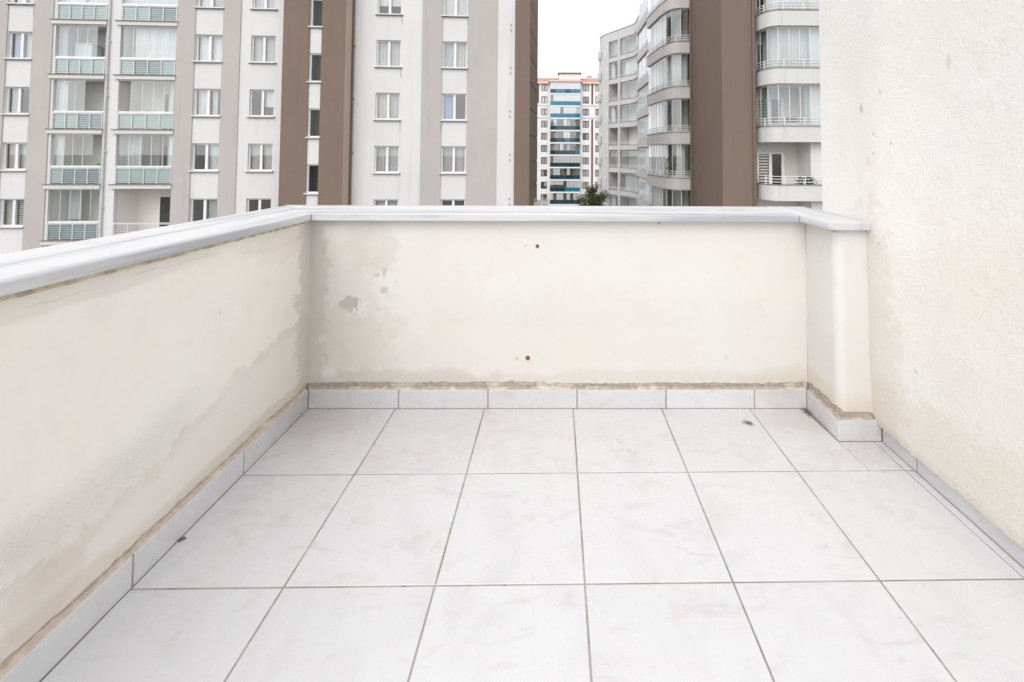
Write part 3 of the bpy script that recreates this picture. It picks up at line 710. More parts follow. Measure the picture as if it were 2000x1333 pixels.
# brown stair tower standing proud
b = MB(); sh = [(-11.44, -10.823, 7.717 - 2.9 * r + ZO, 7.717 - 2.9 * r + 1.50 + ZO) for r in range(-1, 4)]
t0, t1 = -12.774, -9.606
facade_wall(b, t0, t1, 0, TOPZ + ZO, [(-11.44, -10.823, 2., TOPZ + ZO - .5)], -.9, .06)
b.quad((t0, -.9, 0), (t0, -.9, TOPZ + ZO), (t0, .0, TOPZ + ZO), (t0, 0, 0))
tw = b.build('stair_tower', F['brown'], A)
b = MB(); b.quad((t1, -.9, 0), (t1, 0, 0), (t1, 0, TOPZ + ZO), (t1, -.9, TOPZ + ZO)); b.build('tower_flank', F['tan'], A)
b = MB(); facade_wall(b, -11.44, -10.823, 2., TOPZ + ZO - .5, sh, -.84, .2, 0, (.55, .02), 1); b.build('spandrel', [F['white'], M['room_dark']], A)
for q in sh: window(A, (q[0] + q[1]) / 2, q[2], q[1] - q[0], q[3] - q[2], 'd', -.84, deep=.08, fw=.07, room=False, glassm='glass_stair')
for (u, y, r) in ((-9.535, -.08, .05), (-22.10, -.07, .045)):
    b = MB(); b.tube([(u, y, .2), (u, y, TOPZ + ZO)], r, 8)
    for k in range(8): b.box(u - .09, u + .09, y - .02, y + .09, 1.5 + k * 2.9, 1.56 + k * 2.9)
    b.build('drainpipe', M['pipe'] if u > -12 else M['pipe_grey'], A)
for k in range(5):
    for dz in (0, .30): b = MB(); b.box(-1.045, -1.01, -.05, 0, 0, .10); b.build('bracket', M['drip'], A, (0, 0, 7.95 - 2.42 * k + dz + ZO))
# balconies
def railing_mesh(w, h, posts, bars):
    def mk():
        b = MB(); b.box(-w / 2, w / 2, -.03, .03, h - .05, h)
        for k in range(posts + 1):
            x = -w / 2 + .02 + (w - .04) * k / posts; b.box(x - .018, x + .018, -.018, .018, 0, h - .05)
        for k in range(bars): z = .06 + (h - .16) * k / (bars - 1); b.box(-w / 2, w / 2, -.028, -.012, z, z + .017)
        return b.mesh('railing', M['alu'])
    return cached(('rail', round(w, 2), h, posts, bars), mk)
def balcony(u0, u1, zt, glazed, inside, panels, npane=5, openp=(), npl=4):
    uc = (u0 + u1) / 2; w = u1 - u0
    b = MB(); b.box(-w / 2 - .16, w / 2 + .04, -.10, 0, -.24, -.03); b.box(-w / 2, w / 2, 0, 1.38, -.235, -.03); b.box(-w / 2 - .20, w / 2 + .06, -.15, -.0, -.03, 0, 1)
    o = b.build('balcony', [F['cream'], M['drip']], A, (uc, 0, zt + ZO))
    link('railing', railing_mesh(w - .06, .86, npl, 7), o, (0, 0, 0))
    pw = (w - .10) / npl
    for k, pm in enumerate(panels):
        if pm: link('glass_panel', box_mesh('glass_panel', pw - .05, .01, .74, M['mint' if pm == 1 else 'mint_dark']), o, (-w / 2 + .05 + pw * (k + .5), .035, .05))
    if glazed:
        gh = 2.63 - .95
        for zt_, hh_ in ((.875, .075), (2.57, .07)): link('glazing_track', box_mesh('glazing_track', w - .02, .11, hh_, M['frame']), o, (0, .03, zt_))
        pw = (w - .04) / npane
        for k in range(npane):
            if k in openp: continue
            link('pane', sheet_mesh('pane', pw - .012, 1.62, M['glass_green']), o, (-w / 2 + .02 + pw * (k + .5), .08, .95))
            if k: link('pane_edge', box_mesh('pane_edge', .022, .016, 1.62, M['frame'] if inside.get('bars') else M['alu']), o, (-w / 2 + .02 + pw * k, .075, .95))
    for (a, c, code, y) in inside.get('drapes', ()):
        link('curtain', drape((c - a) * w, 1.66 if glazed else 2.1, code), o, (-w / 2 + (a + c) / 2 * w, y, .93 if glazed else .05))
    for (a, c, hh) in inside.get('door', ()):
        dw = (c - a) * w
        def mkd():
            q = MB()
            for s_ in (-1, 1): q.box(s_ * dw / 2 - .04, s_ * dw / 2 + .04, -.05, .03, 0, hh)
            q.box(-.04, .04, -.05, .03, .07, hh - .07); q.box(-dw / 2 + .04, dw / 2 - .04, -.05, .03, hh - .07, hh); q.box(-dw / 2 + .04, dw / 2 - .04, -.05, .03, 0, .07)
            q.box(-dw / 2 + .04, dw / 2 - .04, -.02, .02, .07, hh - .07, 1); return q.mesh('door', [M['frame'], M['dark_glass']])
        link('door', cached(('bdoor', round(dw, 2), hh), mkd), o, (-w / 2 + (a + c) / 2 * w, 1.33, .0))
    return o
for (u0, u1, dz) in BAYS:
    b = MB(); b.quad((u0, 1.40, 0), (u1, 1.40, 0), (u1, 1.40, TOPZ + ZO), (u0, 1.40, TOPZ + ZO))
    b.quad((u0, .2, 0), (u0, .2, TOPZ + ZO), (u0, 1.4, TOPZ + ZO), (u0, 1.4, 0)); b.quad((u1, .2, 0), (u1, 1.4, 0), (u1, 1.4, TOPZ + ZO), (u1, .2, TOPZ + ZO))
    b.build('recess_wall', F['beige'], A)
ZT = [8.05, 5.17, 2.30, -.57, -3.45]
in1 = [dict(drapes=[(.05, .45, 'w', .3), (.5, .98, 'n', .35)], door=[(.7, .95, 2.1)]), dict(drapes=[(.0, .10, 'p', .3), (.75, .9, 't', .6)], door=[(.6, .98, 2.1)]), dict(drapes=[(.02, .2, 'n', .25)], door=[(.76, 1.0, 2.1)]), dict(drapes=[(.02, .17, 'w', .25)], door=[(.78, 1.0, 2.1)]), dict(drapes=[(.03, .3, 'w', .9)], door=[(.8, 1.0, 2.1)])]
in2 = [dict(drapes=[(.0, .98, 'n', .35)], bars=1), dict(drapes=[(.18, .99, 'n', .32)], bars=1), dict(drapes=[(.78, .84, 'w', .5)], door=[(.42, .66, 2.1)], bars=1), dict(drapes=[(.87, .99, 'w', .2), (.52, .62, 'r', .8), (0, .30, 'p', .5)], door=[(.4, .7, 2.1)], bars=1), dict(door=[(.42, .86, 2.15)])]
for k, zt in enumerate(ZT):
    balcony(BAYS[0][0], BAYS[0][1], zt, True, in1[k], [(1, 1, 1, 1), (1, 1, 1, 1), (1, 1, 2, 2), (1, 2, 2, 2), (2, 2, 2, 2)][k], 5, {1: (4,), 2: (3, 4), 3: (4,)}.get(k, ()))
    balcony(BAYS[1][0], BAYS[1][1], zt, k < 4, in2[k], [(1, 1, 2, 2), (1, 2, 2, 1), (1, 1, 1, 1), (1, 1, 1, 1), (0, 0, 0, 0)][k], 5, {2: (0,)}.get(k, ()))
# little landing with a rail beside the end wall
b = MB(); b.box(0, .95, 0, 3.2, -.16, 0); ld = b.build('landing', F['cream'], A, (.30, 2.0, -2.02 + ZO))
b = MB()
for x in (.05, .45, .92): b.box(x - .02, x + .02, .03, .07, 0, .42)
for z in (.18, .40): b.box(.03, .93, .03, .06, z, z + .03)
for y in (.9, 1.8, 2.7): b.box(.90, .94, y, y + .04, 0, .42)
b.box(.90, .93, .06, 3.1, .40, .43); b.build('railing', M['steel'], ld)

# ------------------------------------------------------------------ curved-balcony block on the right
B = empty('apartment_building', (10.2, 27.3, GROUND))
tag(B, 'brown and pale grey apartment block with curved glazed balconies on the right', 'building')
BO = (-10.2, -27.3, ZO)                 # children are modelled in world metres and shifted by this
BTOP = 14.6
b = MB(); b.box(8.43, 10.2, 22.1, 28.0, GROUND, BTOP); tw2 = b.build('brown_tower', F['brown'], B, BO)
b = MB(); b.box(10.2, 19.5, 22.80, 44.4, GROUND, BTOP); b.box(8.2, 10.19, 28.9, 44.4, GROUND, BTOP); b.build('wall', F['cream'], B, BO)
b = MB(); b.box(12.72, 19.5, 21.62, 22.79, GROUND, BTOP); b.build('white_pier', F['white'], B, BO)
for (x, y, r) in ((10.05, 22.02, .055), (8.37, 27.2, .06), (8.16, 44.3, .07)):
    b = MB(); b.tube([(x, y, GROUND), (x, y, BTOP)], r, 8); b.build('drainpipe', M['pipe'] if y < 40 else M['pipe_grey'], B, BO)
for k in range(6):
    b = MB(); b.tube([(8.425, 26.4, 0), (8.30, 26.4, .05), (8.30, 26.4, .32), (8.425, 26.4, .36)], .025, 5); b.build('bracket', M['drip'], B, (BO[0], BO[1], BO[2] + 8.9 - 2.925 * k))

def arc(p0, p1, p2, n=8):
    """quadratic bend from p0 to p2 round the corner p1"""
    return [((1 - t) ** 2 * p0[0] + 2 * t * (1 - t) * p1[0] + t * t * p2[0], (1 - t) ** 2 * p0[1] + 2 * t * (1 - t) * p1[1] + t * t * p2[1]) for t in [k / n for k in range(n + 1)]]
def offset(path, d):
    out = []
    for k in range(len(path)):
        a = Vector(path[max(k - 1, 0)]); c = Vector(path[min(k + 1, len(path) - 1)]); t = (c - a).normalized(); out.append((path[k][0] + t.y * d, path[k][1] - t.x * d))
    return out
def walk(path, s):
    for a, c in zip(path[:-1], path[1:]):
        l = (Vector(c) - Vector(a)).length
        if s <= l + 1e-9: t = s / l; return (a[0] + (c[0] - a[0]) * t, a[1] + (c[1] - a[1]) * t)
        s -= l
    return path[-1]
def length(path): return sum((Vector(c) - Vector(a)).length for a, c in zip(path[:-1], path[1:]))
def rail_path(parent, path, z, h, loc, bars=3, step=.85, mat='steel'):
    b = MB(); Ln = length(path)
    for k in range(bars): zz_ = z + h * (k + 1) / bars; b.band(path, .03, zz_ - .03, zz_)
    n = max(1, int(Ln / step))
    for k in range(n + 1): x, y = walk(path, Ln * k / n); b.box(x - .018, x + .018, y - .018, y + .018, z, z + h)
    return b.build('railing', M[mat], parent, loc)
def curved_balcony(building, path, back, zb, zt, glazed, loc, mats=('grey', 'soffit'), npane=7, skip=(), drapes=(), head=None, rail=.42, th=.14, inset=.10, edge='frame'):
    """parapet band along a plan path with slab, railing, glass panes and curtains"""
    b = MB(); b.band(path, th, zb, zt, 0)
    b.band(offset(path, -.03), th + .06, zt, zt + .03, 2)
    fill = offset(path, th * .5) + back
    b.poly([(x, y, zb + .02) for x, y in fill], 1); b.poly([(x, y, zb + .20) for x, y in fill], 1)
    o = b.build('balcony', [F[mats[0]], F[mats[1]], M['drip']], building, loc)
    if rail: rail_path(o, offset(path, .05), zt + .03, rail, (0, 0, 0))
    if glazed:
        gp = offset(path, inset + .06); Ln = length(gp); z0 = zt + .03; z1 = head
        for za, zc_ in ((z0, z0 + .07), (z1 - .06, z1)): b = MB(); b.band(gp, .06, za, zc_); b.build('glazing_track', M['frame'], o)
        for k in range(npane):
            p, q = walk(gp, Ln * k / npane), walk(gp, Ln * (k + 1) / npane); d = Vector(q) - Vector(p); w = d.length; ang = math.atan2(d.y, d.x)
            mx_, my_ = (p[0] + q[0]) / 2, (p[1] + q[1]) / 2
            if k not in skip: link('pane', sheet_mesh('pane', w - .01, z1 - z0 - .13, M['glass_green']), o, (mx_, my_, z0 + .07), ang)
            if k: link('pane_edge', box_mesh('pane_edge', .03, .02, z1 - z0 - .13, M[edge]), o, (p[0], p[1], z0 + .07), ang)
        cp = offset(path, inset + .42); Lc = length(cp)
        for (a, c, code) in drapes:
            n = max(3, int((c - a) * Lc / .7))
            for k in range(n):
                p, q = walk(cp, Lc * (a + (c - a) * k / n)), walk(cp, Lc * (a + (c - a) * (k + 1) / n)); d = Vector(q) - Vector(p)
                link('curtain', drape(round(d.length, 2) + .02, z1 - z0 - .05, code), o, ((p[0] + q[0]) / 2, (p[1] + q[1]) / 2, z0), math.atan2(d.y, d.x))
    return o
ZBB = [7.60 - 2.925 * k for k in range(-1, 4)]           # undersides of the parapets
bay_path = [(14.2, 21.2), (12.4, 21.2)] + arc((11.05, 21.2), (10.40, 21.2), (10.34, 22.35), 10) + [(10.34, 22.75)]
bay_back = [(10.34, 22.79), (14.2, 22.79)]
bd = [dict(drapes=[(.25, .6, 'n')]), dict(drapes=[(.2, .95, 'n')]), dict(drapes=[(.02, .98, 'p')]), dict(drapes=[(.30, .40, 't'), (.86, .98, 't')]), dict()]
for k, zb in enumerate(ZBB):
    curved_balcony(B, bay_path, bay_back, zb, zb + .78, k < 4, BO, npane=9, drapes=bd[k].get('drapes', ()), head=zb + 2.925, skip=(), mats=('pale', 'soffit'))
B_DR = [dict(u=11.25, w=1.5)]
for k, zb in enumerate(ZBB):             # doors at the back of the bay
    o = MB(); x0, x1, h = 10.50, 11.95, 2.2
    o.box(x0, x0 + .07, 22.70, 22.795, 0, h); o.box(x1 - .16, x1, 22.70, 22.795, 0, h); o.box(11.12, 11.28, 22.69, 22.795, 0, h - .07); o.box(x0 + .07, x1 - .16, 22.70, 22.795, h - .07, h)
    o.box(x0 + .07, x1 - .16, 22.75, 22.796, 0, h - .075, 1)
    if k >= 3:
        for j in range(12): o.box(x0 + .09, 11.1, 22.735, 22.745, .35 + j * .15, .44 + j * .15, 2)
    o.build('door', [M['frame'], M['dark_glass'], C['e']], B, (BO[0], BO[1], BO[2] + zb + .2))
b2_path = [(8.43, 27.3), (8.0, 27.3)] + arc((7.70, 27.3), (6.88, 27.35), (6.72, 30.0), 12) + [(6.54, 32.0)]
b2_back = [(8.1, 32.0), (8.1, 28.92), (8.43, 28.92)]
dr2 = [[(.5, .95, 'w')], [(.45, .98, 'w')], [(.02, .98, 'p')], [(.5, .85, 'n')], [(.06, .17, 'n'), (.36, .9, 'n')], [(.6, .98, 'n')]]  # white drapes in the first two sets imitate sky reflected by the side glass
for k, zb in enumerate([10.55 - 2.925 * j for j in range(0, 6)]):
    curved_balcony(B, b2_path, b2_back, zb, zb + .73, True, BO, npane=9, head=zb + 2.925, drapes=dr2[k], inset=.08)
b = MB(); b.box(8.0, 8.42, 28.88, 28.9, GROUND, BTOP); b.box(8.0, 8.19, 28.9, 32.3, GROUND, BTOP); b.box(6.9, 8.19, 32.02, 32.3, GROUND, BTOP); b.build('inner_wall_or_shade', F['inner'], B, BO)
for k, zb in enumerate([13.46 - 2.925 * j for j in range(0, 7)]):
    sp = [(7.95, 38.4), (7.95, 43.9)] + arc((7.95, 43.9), (7.95, 44.45), (8.3, 44.45), 5)
    b = MB(); b.band(sp, .12, zb, zb + .72); b.poly([(7.96, 38.4, zb + .01), (8.2, 38.4, zb + .01), (8.2, 44.4, zb + .01), (7.96, 44.2, zb + .01)]); o = b.build('side_balcony', F['grey'], B, BO)
    rail_path(o, [(7.99, 38.45), (7.99, 43.8)], zb + .72, .4, (0, 0, 0), 3, .9)
    for y in (38.6, 40.3, 42.0): b = MB(); b.box(8.12, 8.197, y, y + 1.5, zb + .72, zb + 2.8, 0); b.box(8.10, 8.119, y + .08, y + 1.42, zb + .8, zb + 2.72, 1); b.build('window', [M['frame'], M['sky_painted_glass']], o)

# ------------------------------------------------------------------ lower curved wing further back on the right
W = empty('apartment_building', (9.5, 60.0, GROUND)); WO = (-9.5, -60.0, ZO)
tag(W, 'pale grey curved apartment wing with stacked recessed balconies beyond the brown tower', 'building')
w_path = [(9.20, 47.2), (9.34, 52.2)] + arc((9.34, 52.2), (9.36, 52.9), (9.1, 53.35), 3)[1:] + [(7.75, 55.55), (6.15, 58.0)] + arc((6.15, 58.0), (5.70, 58.8), (5.62, 60.2), 5)[1:]
w_in = offset(w_path, 1.5)
b = MB(); core = w_in + [(6.6, 72.), (16, 72.), (16, 47.2)]
b.prism(core[::-1], GROUND, 17.0); b.build('wall', F['beige'], W, WO)
b = MB(); b.band(w_path, .2, 16.1, 17.32); b.poly([(x, y, 17.1) for x, y in offset(w_path, .1) + [(6.6, 72.), (16, 72.), (16, 47.2)]]); b.poly([(x, y, 16.12) for x, y in offset(w_path, .1) + list(reversed(w_in))]); b.band(offset(w_path, -.06), .3, 17.32, 17.38, 1); b.build('roof_parapet', [F['cool'], M['drip']], W, WO)
Lw = length(w_path)
def near(path, pt):
    best = 0; bd_ = 1e9
    for k in range(400):
        q = walk(path, length(path) * k / 399); d = (Vector(q) - Vector(pt)).length
        if d < bd_: bd_, best = d, length(path) * k / 399
    return best
s_pier, s_left, s_win = near(w_path, (7.75, 55.55)), near(w_path, (6.15, 58.0)), near(w_path, (6.55, 57.4))
def sub(path, s0, s1, n=8): return [walk(path, s0 + (s1 - s0) * k / n) for k in range(n + 1)]
for (a, c, nm) in ((s_pier - .16, s_pier + .22, 'pier'), (s_left - .85, Lw, 'end_wall'), (0, .06, 'pier')):
    b = MB(); b.band(offset(sub(w_path, a, c, 6), -.05), 1.5, GROUND, 16.12); b.build(nm, F['cool'], W, WO)
b = MB(); b.tube([(9.15, 47.1, GROUND), (9.15, 47.1, 17.3)], .09, 8); b.build('drainpipe', M['pipe_grey'], W, WO)
glz = [('t', 'n'), ('d', 'd'), ('', 'e'), ('d', 't'), ('', ''), ('o', 'r'), ('', 'd'), ('d', 'w')]
for k in range(8):
    zb = 13.28 - 2.925 * k
    for half, (s0, s1) in enumerate(((.06, s_pier - .16), (s_pier + .22, s_left - .85))):
        pth = sub(w_path, s0, s1, 10); bk = list(reversed(offset(pth, 1.5)))
        gl = glz[k][1 - half]
        curved_balcony(W, pth, bk, zb, zb + .62, bool(gl), WO, npane=5 if half == 0 else 4, head=zb + 2.82, drapes=[(.04, .7, gl)] if gl not in ('', 'd') else [(.6, .95, 'n')] if gl == 'd' else (), rail=.42, th=.16, mats=('cool', 'soffit'), skip=(1,) if gl == 'd' else ())
        b = MB(); dp = offset(sub(w_path, s0 + (s1 - s0) * .45, s0 + (s1 - s0) * .68, 2), 1.40); b.band(dp, .08, zb + .2, zb + 2.35, 0); b.build('door', M['dark_glass'], W, WO)
    b = MB(); b.band(offset(sub(w_path, s_left - .68, s_left - .22, 2), -.075), .03, zb + .75, zb + 2.2, 0); b.band(offset(sub(w_path, s_left - .61, s_left - .29, 2), -.085), .01, zb + .82, zb + 2.13, 1); b.build('window', [M['frame'], M['sky_painted_glass']], W, WO)
    if k < 7:                           # rounded side balconies on the far corner
        b = MB(); N = 10; cxy = (5.72, 59.3); zc = zb + 1.0
        prof = [(.40, -.18), (.46, 0), (.50, .2), (.50, .95)]
        for (r0, z0), (r1, z1) in zip(prof[:-1], prof[1:]):
            for j in range(N):
                t0_, t1_ = math.pi * (.5 + 1.0 * j / N), math.pi * (.5 + 1.0 * (j + 1) / N)
                b.quad((cxy[0] + r0 * math.cos(t0_), cxy[1] + r0 * math.sin(t0_), zc + z0), (cxy[0] + r0 * math.cos(t1_), cxy[1] + r0 * math.sin(t1_), zc + z0), (cxy[0] + r1 * math.cos(t1_), cxy[1] + r1 * math.sin(t1_), zc + z1), (cxy[0] + r1 * math.cos(t0_), cxy[1] + r1 * math.sin(t0_), zc + z1))
        for zz_, r in ((zc - .18, .40), (zc + .9, .49)): b.poly([(cxy[0] + r * math.cos(math.pi * (.5 + j / N)), cxy[1] + r * math.sin(math.pi * (.5 + j / N)), zz_) for j in range(N + 1)])
        b.build('round_balcony', F['cool'], W, WO)

# ------------------------------------------------------------------ far white block with the red roof
Cb = empty('apartment_building', (3.0, 103.0, GROUND)); CO = (-3.0, -103.0, ZO)
tag(Cb, 'distant white apartment block with red tiled roof and blue glass balconies', 'building')
def roof_mat():
    k = NT('red_roof_tile'); p = k.pos(); wv = k.n('ShaderNodeTexWave'); wv.inputs['Scale'].default_value = 1.6; k.set(wv.inputs['Vector'], p); wv.inputs['Distortion'].default_value = .4
    c = k.mix(k.ramp(k.noise(p, 1.2, 6), .3, .7), (.47, .205, .155), (.58, .29, .225)); return k.end(k.bsdf(c, .85, .2, k.bump(wv.outputs[1], .5, .05)))
M['roof'] = roof_mat(); M['maroon'] = plain('maroon_stripe', (.15, .06, .055), .8, .1, 1); M['brown_frame'] = plain('brown_window_frame', (.10, .065, .06), .5, .1, 3)
M['blue'] = frosted('blue_glass_panel', (.03, .29, .46), .1, .08); M['navy'] = frosted('dark_blue_glass_panel', (.018, .085, .125), .25, .08)
wcols = [(-9.4, 1.48), (-3.67, 1.48), (6.31, 1.50), (9.39, 1.50), (12.5, 1.5)]
ch = []; ws = []
for ci, (u, w) in enumerate(wcols):
    for r in range(10):
        z = 16.04 - 2.93 * r; ch.append((u - w / 2, u + w / 2, z, z + 1.66)); ws.append((u, z, w, 1.66, ['gp', 'ww', 'gp', 'np', 'gn', 'gg', 'ep', 'gd', 'dh', 'gd'][r] if ci % 2 else ['rg', 'dd', 'gp', 'gg', 'dg', 'np', 'gg', 'pn', 'gg', 'gg'][r]))
b = MB(); facade_wall(b, -13, 15, GROUND, 18.2, ch, 0., .2)
b.quad((15, 0, GROUND), (15, 12, GROUND), (15, 12, 18.2), (15, 0, 18.2)); b.quad((-13, 0, GROUND), (-13, 0, 18.2), (-13, 12, 18.2), (-13, 12, GROUND)); b.build('wall', F['bright'], Cb, (CO[0], 0, CO[2]))
for (u, z, w, h, cd) in ws: window(Cb, u + CO[0], z + ZO, w, h, cd, fm='brown_frame', sill=False, fw=.14, mul=.14, deep=.05)
for x, z0, z1 in ((-5.2, 13.2, 18.0), (7.85, 12.9, 18.0), (7.85, -11.5, 9.3)):
    b = MB(); b.box(x - .19, x + .19, -.07, .0, z0, z1); b.build('stripe', M['maroon'], Cb, (CO[0], 0, CO[2]))
for z in (12.55, 9.62):
    for x0, x1 in ((-13, -2.3), (5.0, 15)): b = MB(); b.box(x0, x1, -.10, 0, z - .08, z + .08); b.build('cornice', F['grey'], Cb, (CO[0], 0, CO[2]))
for k in range(10):
    zs_ = 15.45 - 2.93 * k
    b = MB(); b.box(-2.25, 4.95, -1.1, -.001, zs_ - .34, zs_); o = b.build('balcony', F['bright'], Cb, (CO[0], 0, CO[2]))
    bright = k in (0, 1, 2); n = 6
    q = MB(); q.box(-2.2, 4.9, -.03, -.004, zs_ + .01, zs_ + 2.55); q.build('inner_wall_or_shade', M['room_dark'], o)  # dark sheet over the bright wall: recess shade put into its colour
    for j in range(n):
        pw = 7.2 / n; x = -2.25 + pw * (j + .5)
        link('glass_panel', box_mesh('glass_panel', pw - .06, .03, .92, M['blue'] if k in (1, 2) or (k == 0 and j % 3) or (k, j) in ((5, 5), (4, 3), (8, 4), (8, 5), (8, 3)) else M['navy']), o, (x, -1.05, zs_ + .02))
    n = 9; pw = 7.2 / n; dr = [range(9), range(1, 9), (0, 1, 2, 4, 5, 6, 7, 8), (1, 4), (4, 5), (3, ), range(1, 9), (1, 2, 5), (0, 1, 2, 3, 5, 6, 7, 8), (0, 2, 3, 5, 7, 8)][k]
    for j in range(n):
        x = -2.25 + pw * (j + .5); link('pane', sheet_mesh('pane', pw - .05, 1.62, M['glass']), o, (x, -1.02, zs_ + .96))
        link('pane_edge', box_mesh('pane_edge', .05, .05, 1.62, M['alu'] if bright else M['drip']), o, (x + pw / 2, -1.03, zs_ + .96))
        if j in dr: link('curtain', drape(pw - .04, 1.55 if k not in (8,) or j > 3 else .95, 'w'), o, (x, -.985, zs_ + .98 if k not in (8,) or j > 3 else zs_ + 1.6))
        elif k in (3, 4, 5, 7) and j % 4 == 1: link('curtain', drape(pw - .04, 1.5, 'g' if j % 4 == 1 else 'r'), o, (x, -.6, zs_ + .98))
b = MB(); b.box(-2.3, 4.98, -1.12, -.002, 17.95, 18.2); b.box(-2.6, 5.3, -1.3, .5, 18.2, 18.42); b.box(-13.4, -2.62, -.6, .5, 17.9, 18.15); b.box(5.32, 15.4, -.6, .5, 17.9, 18.15); b.build('eave', F['bright'], Cb, (CO[0], 0, CO[2]))
b = MB(); b.box(-2.5, 5.2, -1.15, -.02, 18.05, 18.199); b.build('eave_board', M['maroon'], Cb, (CO[0], -.01, CO[2]))  # maroon board round the fascia under the middle eave
b = MB()
for (x0, x1, y0, z0) in ((-13.4, 15.4, -.55, 18.152), (-2.6, 5.3, -1.25, 18.43)):
    b.quad((x0, y0, z0), (x1, y0, z0), (x1 - (1.5 if x0 < -3 else 0), 6, 20.3), (x0 + (1.5 if x0 < -3 else 0), 6, 20.3))
b.quad((15.4, 12.6, 18.15), (-13.4, 12.6, 18.15), (-11.9, 6, 20.3), (13.9, 6, 20.3)); b.poly([(15.4, -.55, 18.15), (15.4, 12.6, 18.15), (13.9, 6, 20.3)]); b.poly([(-13.4, 12.6, 18.15), (-13.4, -.55, 18.15), (-11.9, 6, 20.3)])
rf = b.build('roof', M['roof'], Cb, (CO[0], 0, CO[2]))
b = MB(); b.box(-.2, 5.1, 1.2, 4.5, 18.6, 20.55); b.box(-.5, 5.35, .9, 4.8, 20.55, 20.72, 1); b.box(-.35, 5.2, 1.05, 4.6, 20.72, 21.0); b.build('stair_head', [F['bright'], M['maroon']], rf)
b = MB(); b.box(6.9, 8.1, 4.0, 4.9, 19.5, 20.4); b.box(6.75, 8.25, 3.9, 5.0, 20.4, 20.5); b.build('chimney', F['grey'], rf)

# ------------------------------------------------------------------ street tree whose top shows over the parapet
def leaf_mat():
    k = NT('tree_leaf'); r = k.noise(k.pos(), 1.6, 3); c = k.mix(k.ramp(r, .3, .7), (.065, .09, .035), (.16, .19, .085))
    d = k.n('ShaderNodeBsdfDiffuse'); k.set(d.inputs[0], c); t = k.n('ShaderNodeBsdfTranslucent'); k.set(t.inputs[0], c); m = k.n('ShaderNodeMixShader'); m.inputs[0].default_value = .3
    k.t.links.new(d.outputs[0], m.inputs[1]); k.t.links.new(t.outputs[0], m.inputs[2]); return k.end(m.outputs[0])
M['leaf'] = leaf_mat(); M['bark'] = plain('bark', (.12, .09, .07), .95, .3, 8, .1, bump=.02, bscale=20)
tr = empty('street_tree', (3.42, 47.6, GROUND)); tag(tr, 'dark green tree top standing before the distant red-roofed block', 'tree')
b = MB(); rt = random.Random(11)
b.tube([(0, 0, 0), (.08, .03, 2), (.02, .0, 4), (0, 0, 6.6)], [.2, .17, .13, .05], 8)
tips = []
for k in range(26):
    a = rt.uniform(0, 6.28); z0 = rt.uniform(3.4, 6.9); l = rt.uniform(.7, 1.7); e = (l * math.cos(a), l * math.sin(a), min(z0 + rt.uniform(.7, 2.0), 8.9))
    mid = (e[0] * .5, e[1] * .5, z0 + (e[2] - z0) * .35); b.tube([(0, 0, z0), mid, e], [.06, .04, .015], 5); tips.append(e); tips.append(mid)
for k in range(7): tips.append((rt.gauss(0, .4), rt.gauss(0, .4), rt.uniform(7.4, 9.1)))
b.build('trunk', M['bark'], tr)
b = MB()
for e in tips:
    for k in range(230):
        p = Vector(e) + Vector((rt.gauss(0, .30), rt.gauss(0, .30), rt.gauss(0, .26)))
        d = Vector((rt.gauss(0, 1), rt.gauss(0, 1), rt.gauss(.3, .7))).normalized(); w = d.orthogonal().normalized(); l = rt.uniform(.10, .20); q = w * l * .36
        b.quad(tuple(p), tuple(p + d * l * .5 + q), tuple(p + d * l), tuple(p + d * l * .5 - q))
b.build('crown', M['leaf'], tr)

# ------------------------------------------------------------------ small things on the balconies opposite
def local_A(u, v, z): return Matrix.Rotation(R(3), 3, 'Z') @ Vector((u, v, 0)) + Vector((-1.711, 23.81, z))
M['cab'] = plain('white_cabinet', (.72, .73, .74), .4, .04, 2); M['green'] = plain('green_plastic', (.10, .42, .22), .4, .1, 3); M['terra'] = plain('terracotta', (.36, .13, .08), .8, .2, 5); M['dark'] = plain('dark_plastic', (.06, .06, .065), .5, .2, 4)
b = MB(); b.box(-.45, .45, -.25, .25, 0, 1.75); b.box(-.40, -.01, -.265, -.25, .06, 1.70, 0); b.box(.01, .40, -.265, -.25, .06, 1.70, 0); b.box(-.48, .48, -.28, .28, 1.75, 1.80, 1)
p = local_A(-24.1, .95, 5.175); tag(b.build('cabinet', [M['cab'], M['alu']], None, p, R(3)), 'tall white cabinet on a glazed balcony left of the grey pipe', 'cabinet')
b = MB(); N = 12
for j in range(N):
    t, t2 = 2 * math.pi * j / N, 2 * math.pi * (j + 1) / N
    b.quad((.20 * math.cos(t), .15 * math.sin(t), 0), (.20 * math.cos(t2), .15 * math.sin(t2), 0), (.27 * math.cos(t2), .21 * math.sin(t2), .2), (.27 * math.cos(t), .21 * math.sin(t), .2))
b.poly([(.20 * math.cos(2 * math.pi * j / N), .15 * math.sin(2 * math.pi * j / N), .02) for j in range(N)])
for (zt, u) in ((-.57, -22.62),):
    q = MB(); q.box(-.42, .42, -.22, .22, .82, .86); q.box(-.38, -.33, -.2, .2, 0, .82); q.box(.33, .38, -.2, .2, 0, .82)
    tag(q.build('side_table', M['cab'], None, local_A(u - .1, .45, zt + .005), R(3)), 'white side table holding a green basin behind balcony glass', 'table')
    tag(b.build('basin', M['green'], None, local_A(u, .45, zt + .869), R(3)), 'green plastic basin behind the balcony glass on the left', 'basin')
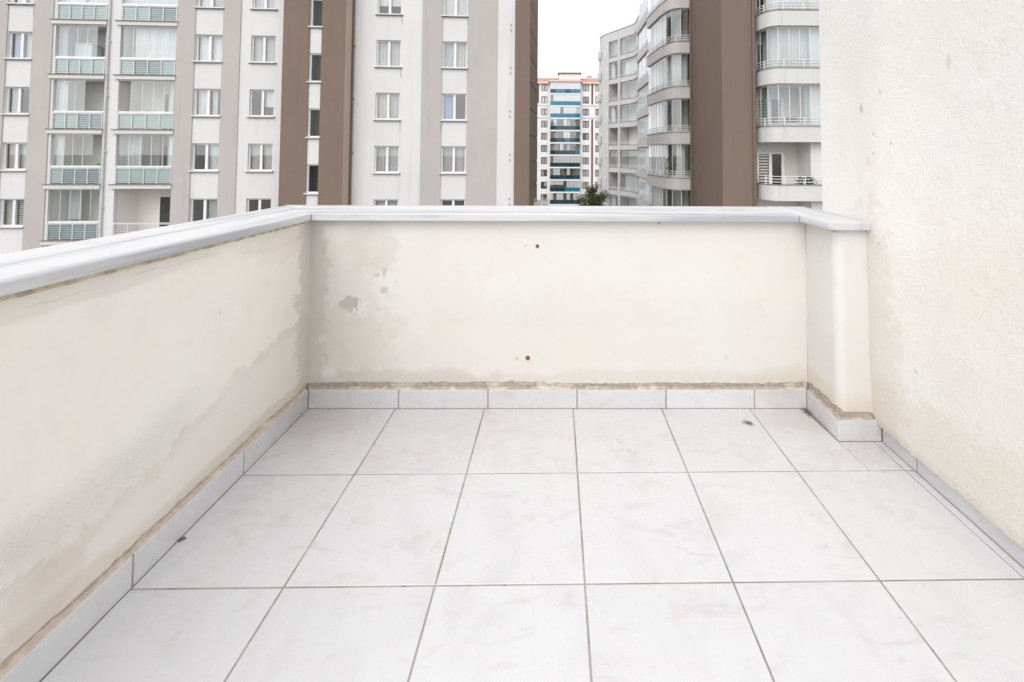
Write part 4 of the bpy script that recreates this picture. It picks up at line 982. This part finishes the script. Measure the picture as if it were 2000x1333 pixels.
def plant(name, loc, label, h, r, seed, pot='terra', n=160):
    rd = random.Random(seed); e = empty(name, loc); tag(e, label, 'plant')
    q = MB(); N = 10; pr = [(.10, 0), (.13, .2), (.145, .2), (.145, .24), (.12, .23)]
    for (a, z0), (c, z1) in zip(pr[:-1], pr[1:]):
        for j in range(N):
            t, t2 = 2 * math.pi * j / N, 2 * math.pi * (j + 1) / N
            q.quad((a * math.cos(t), a * math.sin(t), z0), (a * math.cos(t2), a * math.sin(t2), z0), (c * math.cos(t2), c * math.sin(t2), z1), (c * math.cos(t), c * math.sin(t), z1))
    q.poly([(.12 * math.cos(2 * math.pi * j / N), .12 * math.sin(2 * math.pi * j / N), .225) for j in range(N)]); q.build('pot', M[pot], e)
    q = MB()
    for k in range(7): a = rd.uniform(0, 6.28); q.tube([(0, 0, .2), (r * .4 * math.cos(a), r * .4 * math.sin(a), h * .6), (r * .8 * math.cos(a), r * .8 * math.sin(a), h * rd.uniform(.8, 1))], .008, 4)
    for k in range(n):
        p = Vector((rd.gauss(0, r * .5), rd.gauss(0, r * .5), .25 + (h - .25) * rd.random() ** .7)); d = Vector((rd.gauss(0, 1), rd.gauss(0, 1), rd.gauss(.3, .7))).normalized(); w = d.orthogonal().normalized(); l = rd.uniform(.07, .15); u = w * l * .35
        q.quad(tuple(p), tuple(p + d * l * .5 + u), tuple(p + d * l), tuple(p + d * l * .5 - u))
    q.build('foliage', M['leaf'], e); return e
plant('potted_plant', (12.45, 21.42, -1.19 + .21), 'red potted plant behind the railing of the unglazed curved balcony', 1.0, .22, 3)
plant('potted_plant', (12.05, 21.45, -1.19 + .21), 'dark potted plant left of the red-potted one on the unglazed curved balcony', .95, .18, 5, 'dark', 90)
plant('potted_plant', (7.35, 28.15, -1.16 + .0 + .02 + .19), 'tall bushy plant behind curved balcony glass left of the brown tower', 1.75, .42, 8, 'dark', 420)
# cooker-like appliance seen through the bay's glass
q = MB(); q.box(-.36, .36, -.25, .25, .02, .78); q.box(-.36, .36, .17, .25, .78, 1.22); q.box(-.30, .30, -.27, -.25, .12, .6, 1); q.box(-.31, .31, .155, .17, .84, 1.18, 1)
tag(q.build('appliance', [M['cab'], M['dark']], None, (12.25, 22.35, 1.75 + .21)), 'white appliance with dark panel inside the glazed curved balcony', 'appliance')
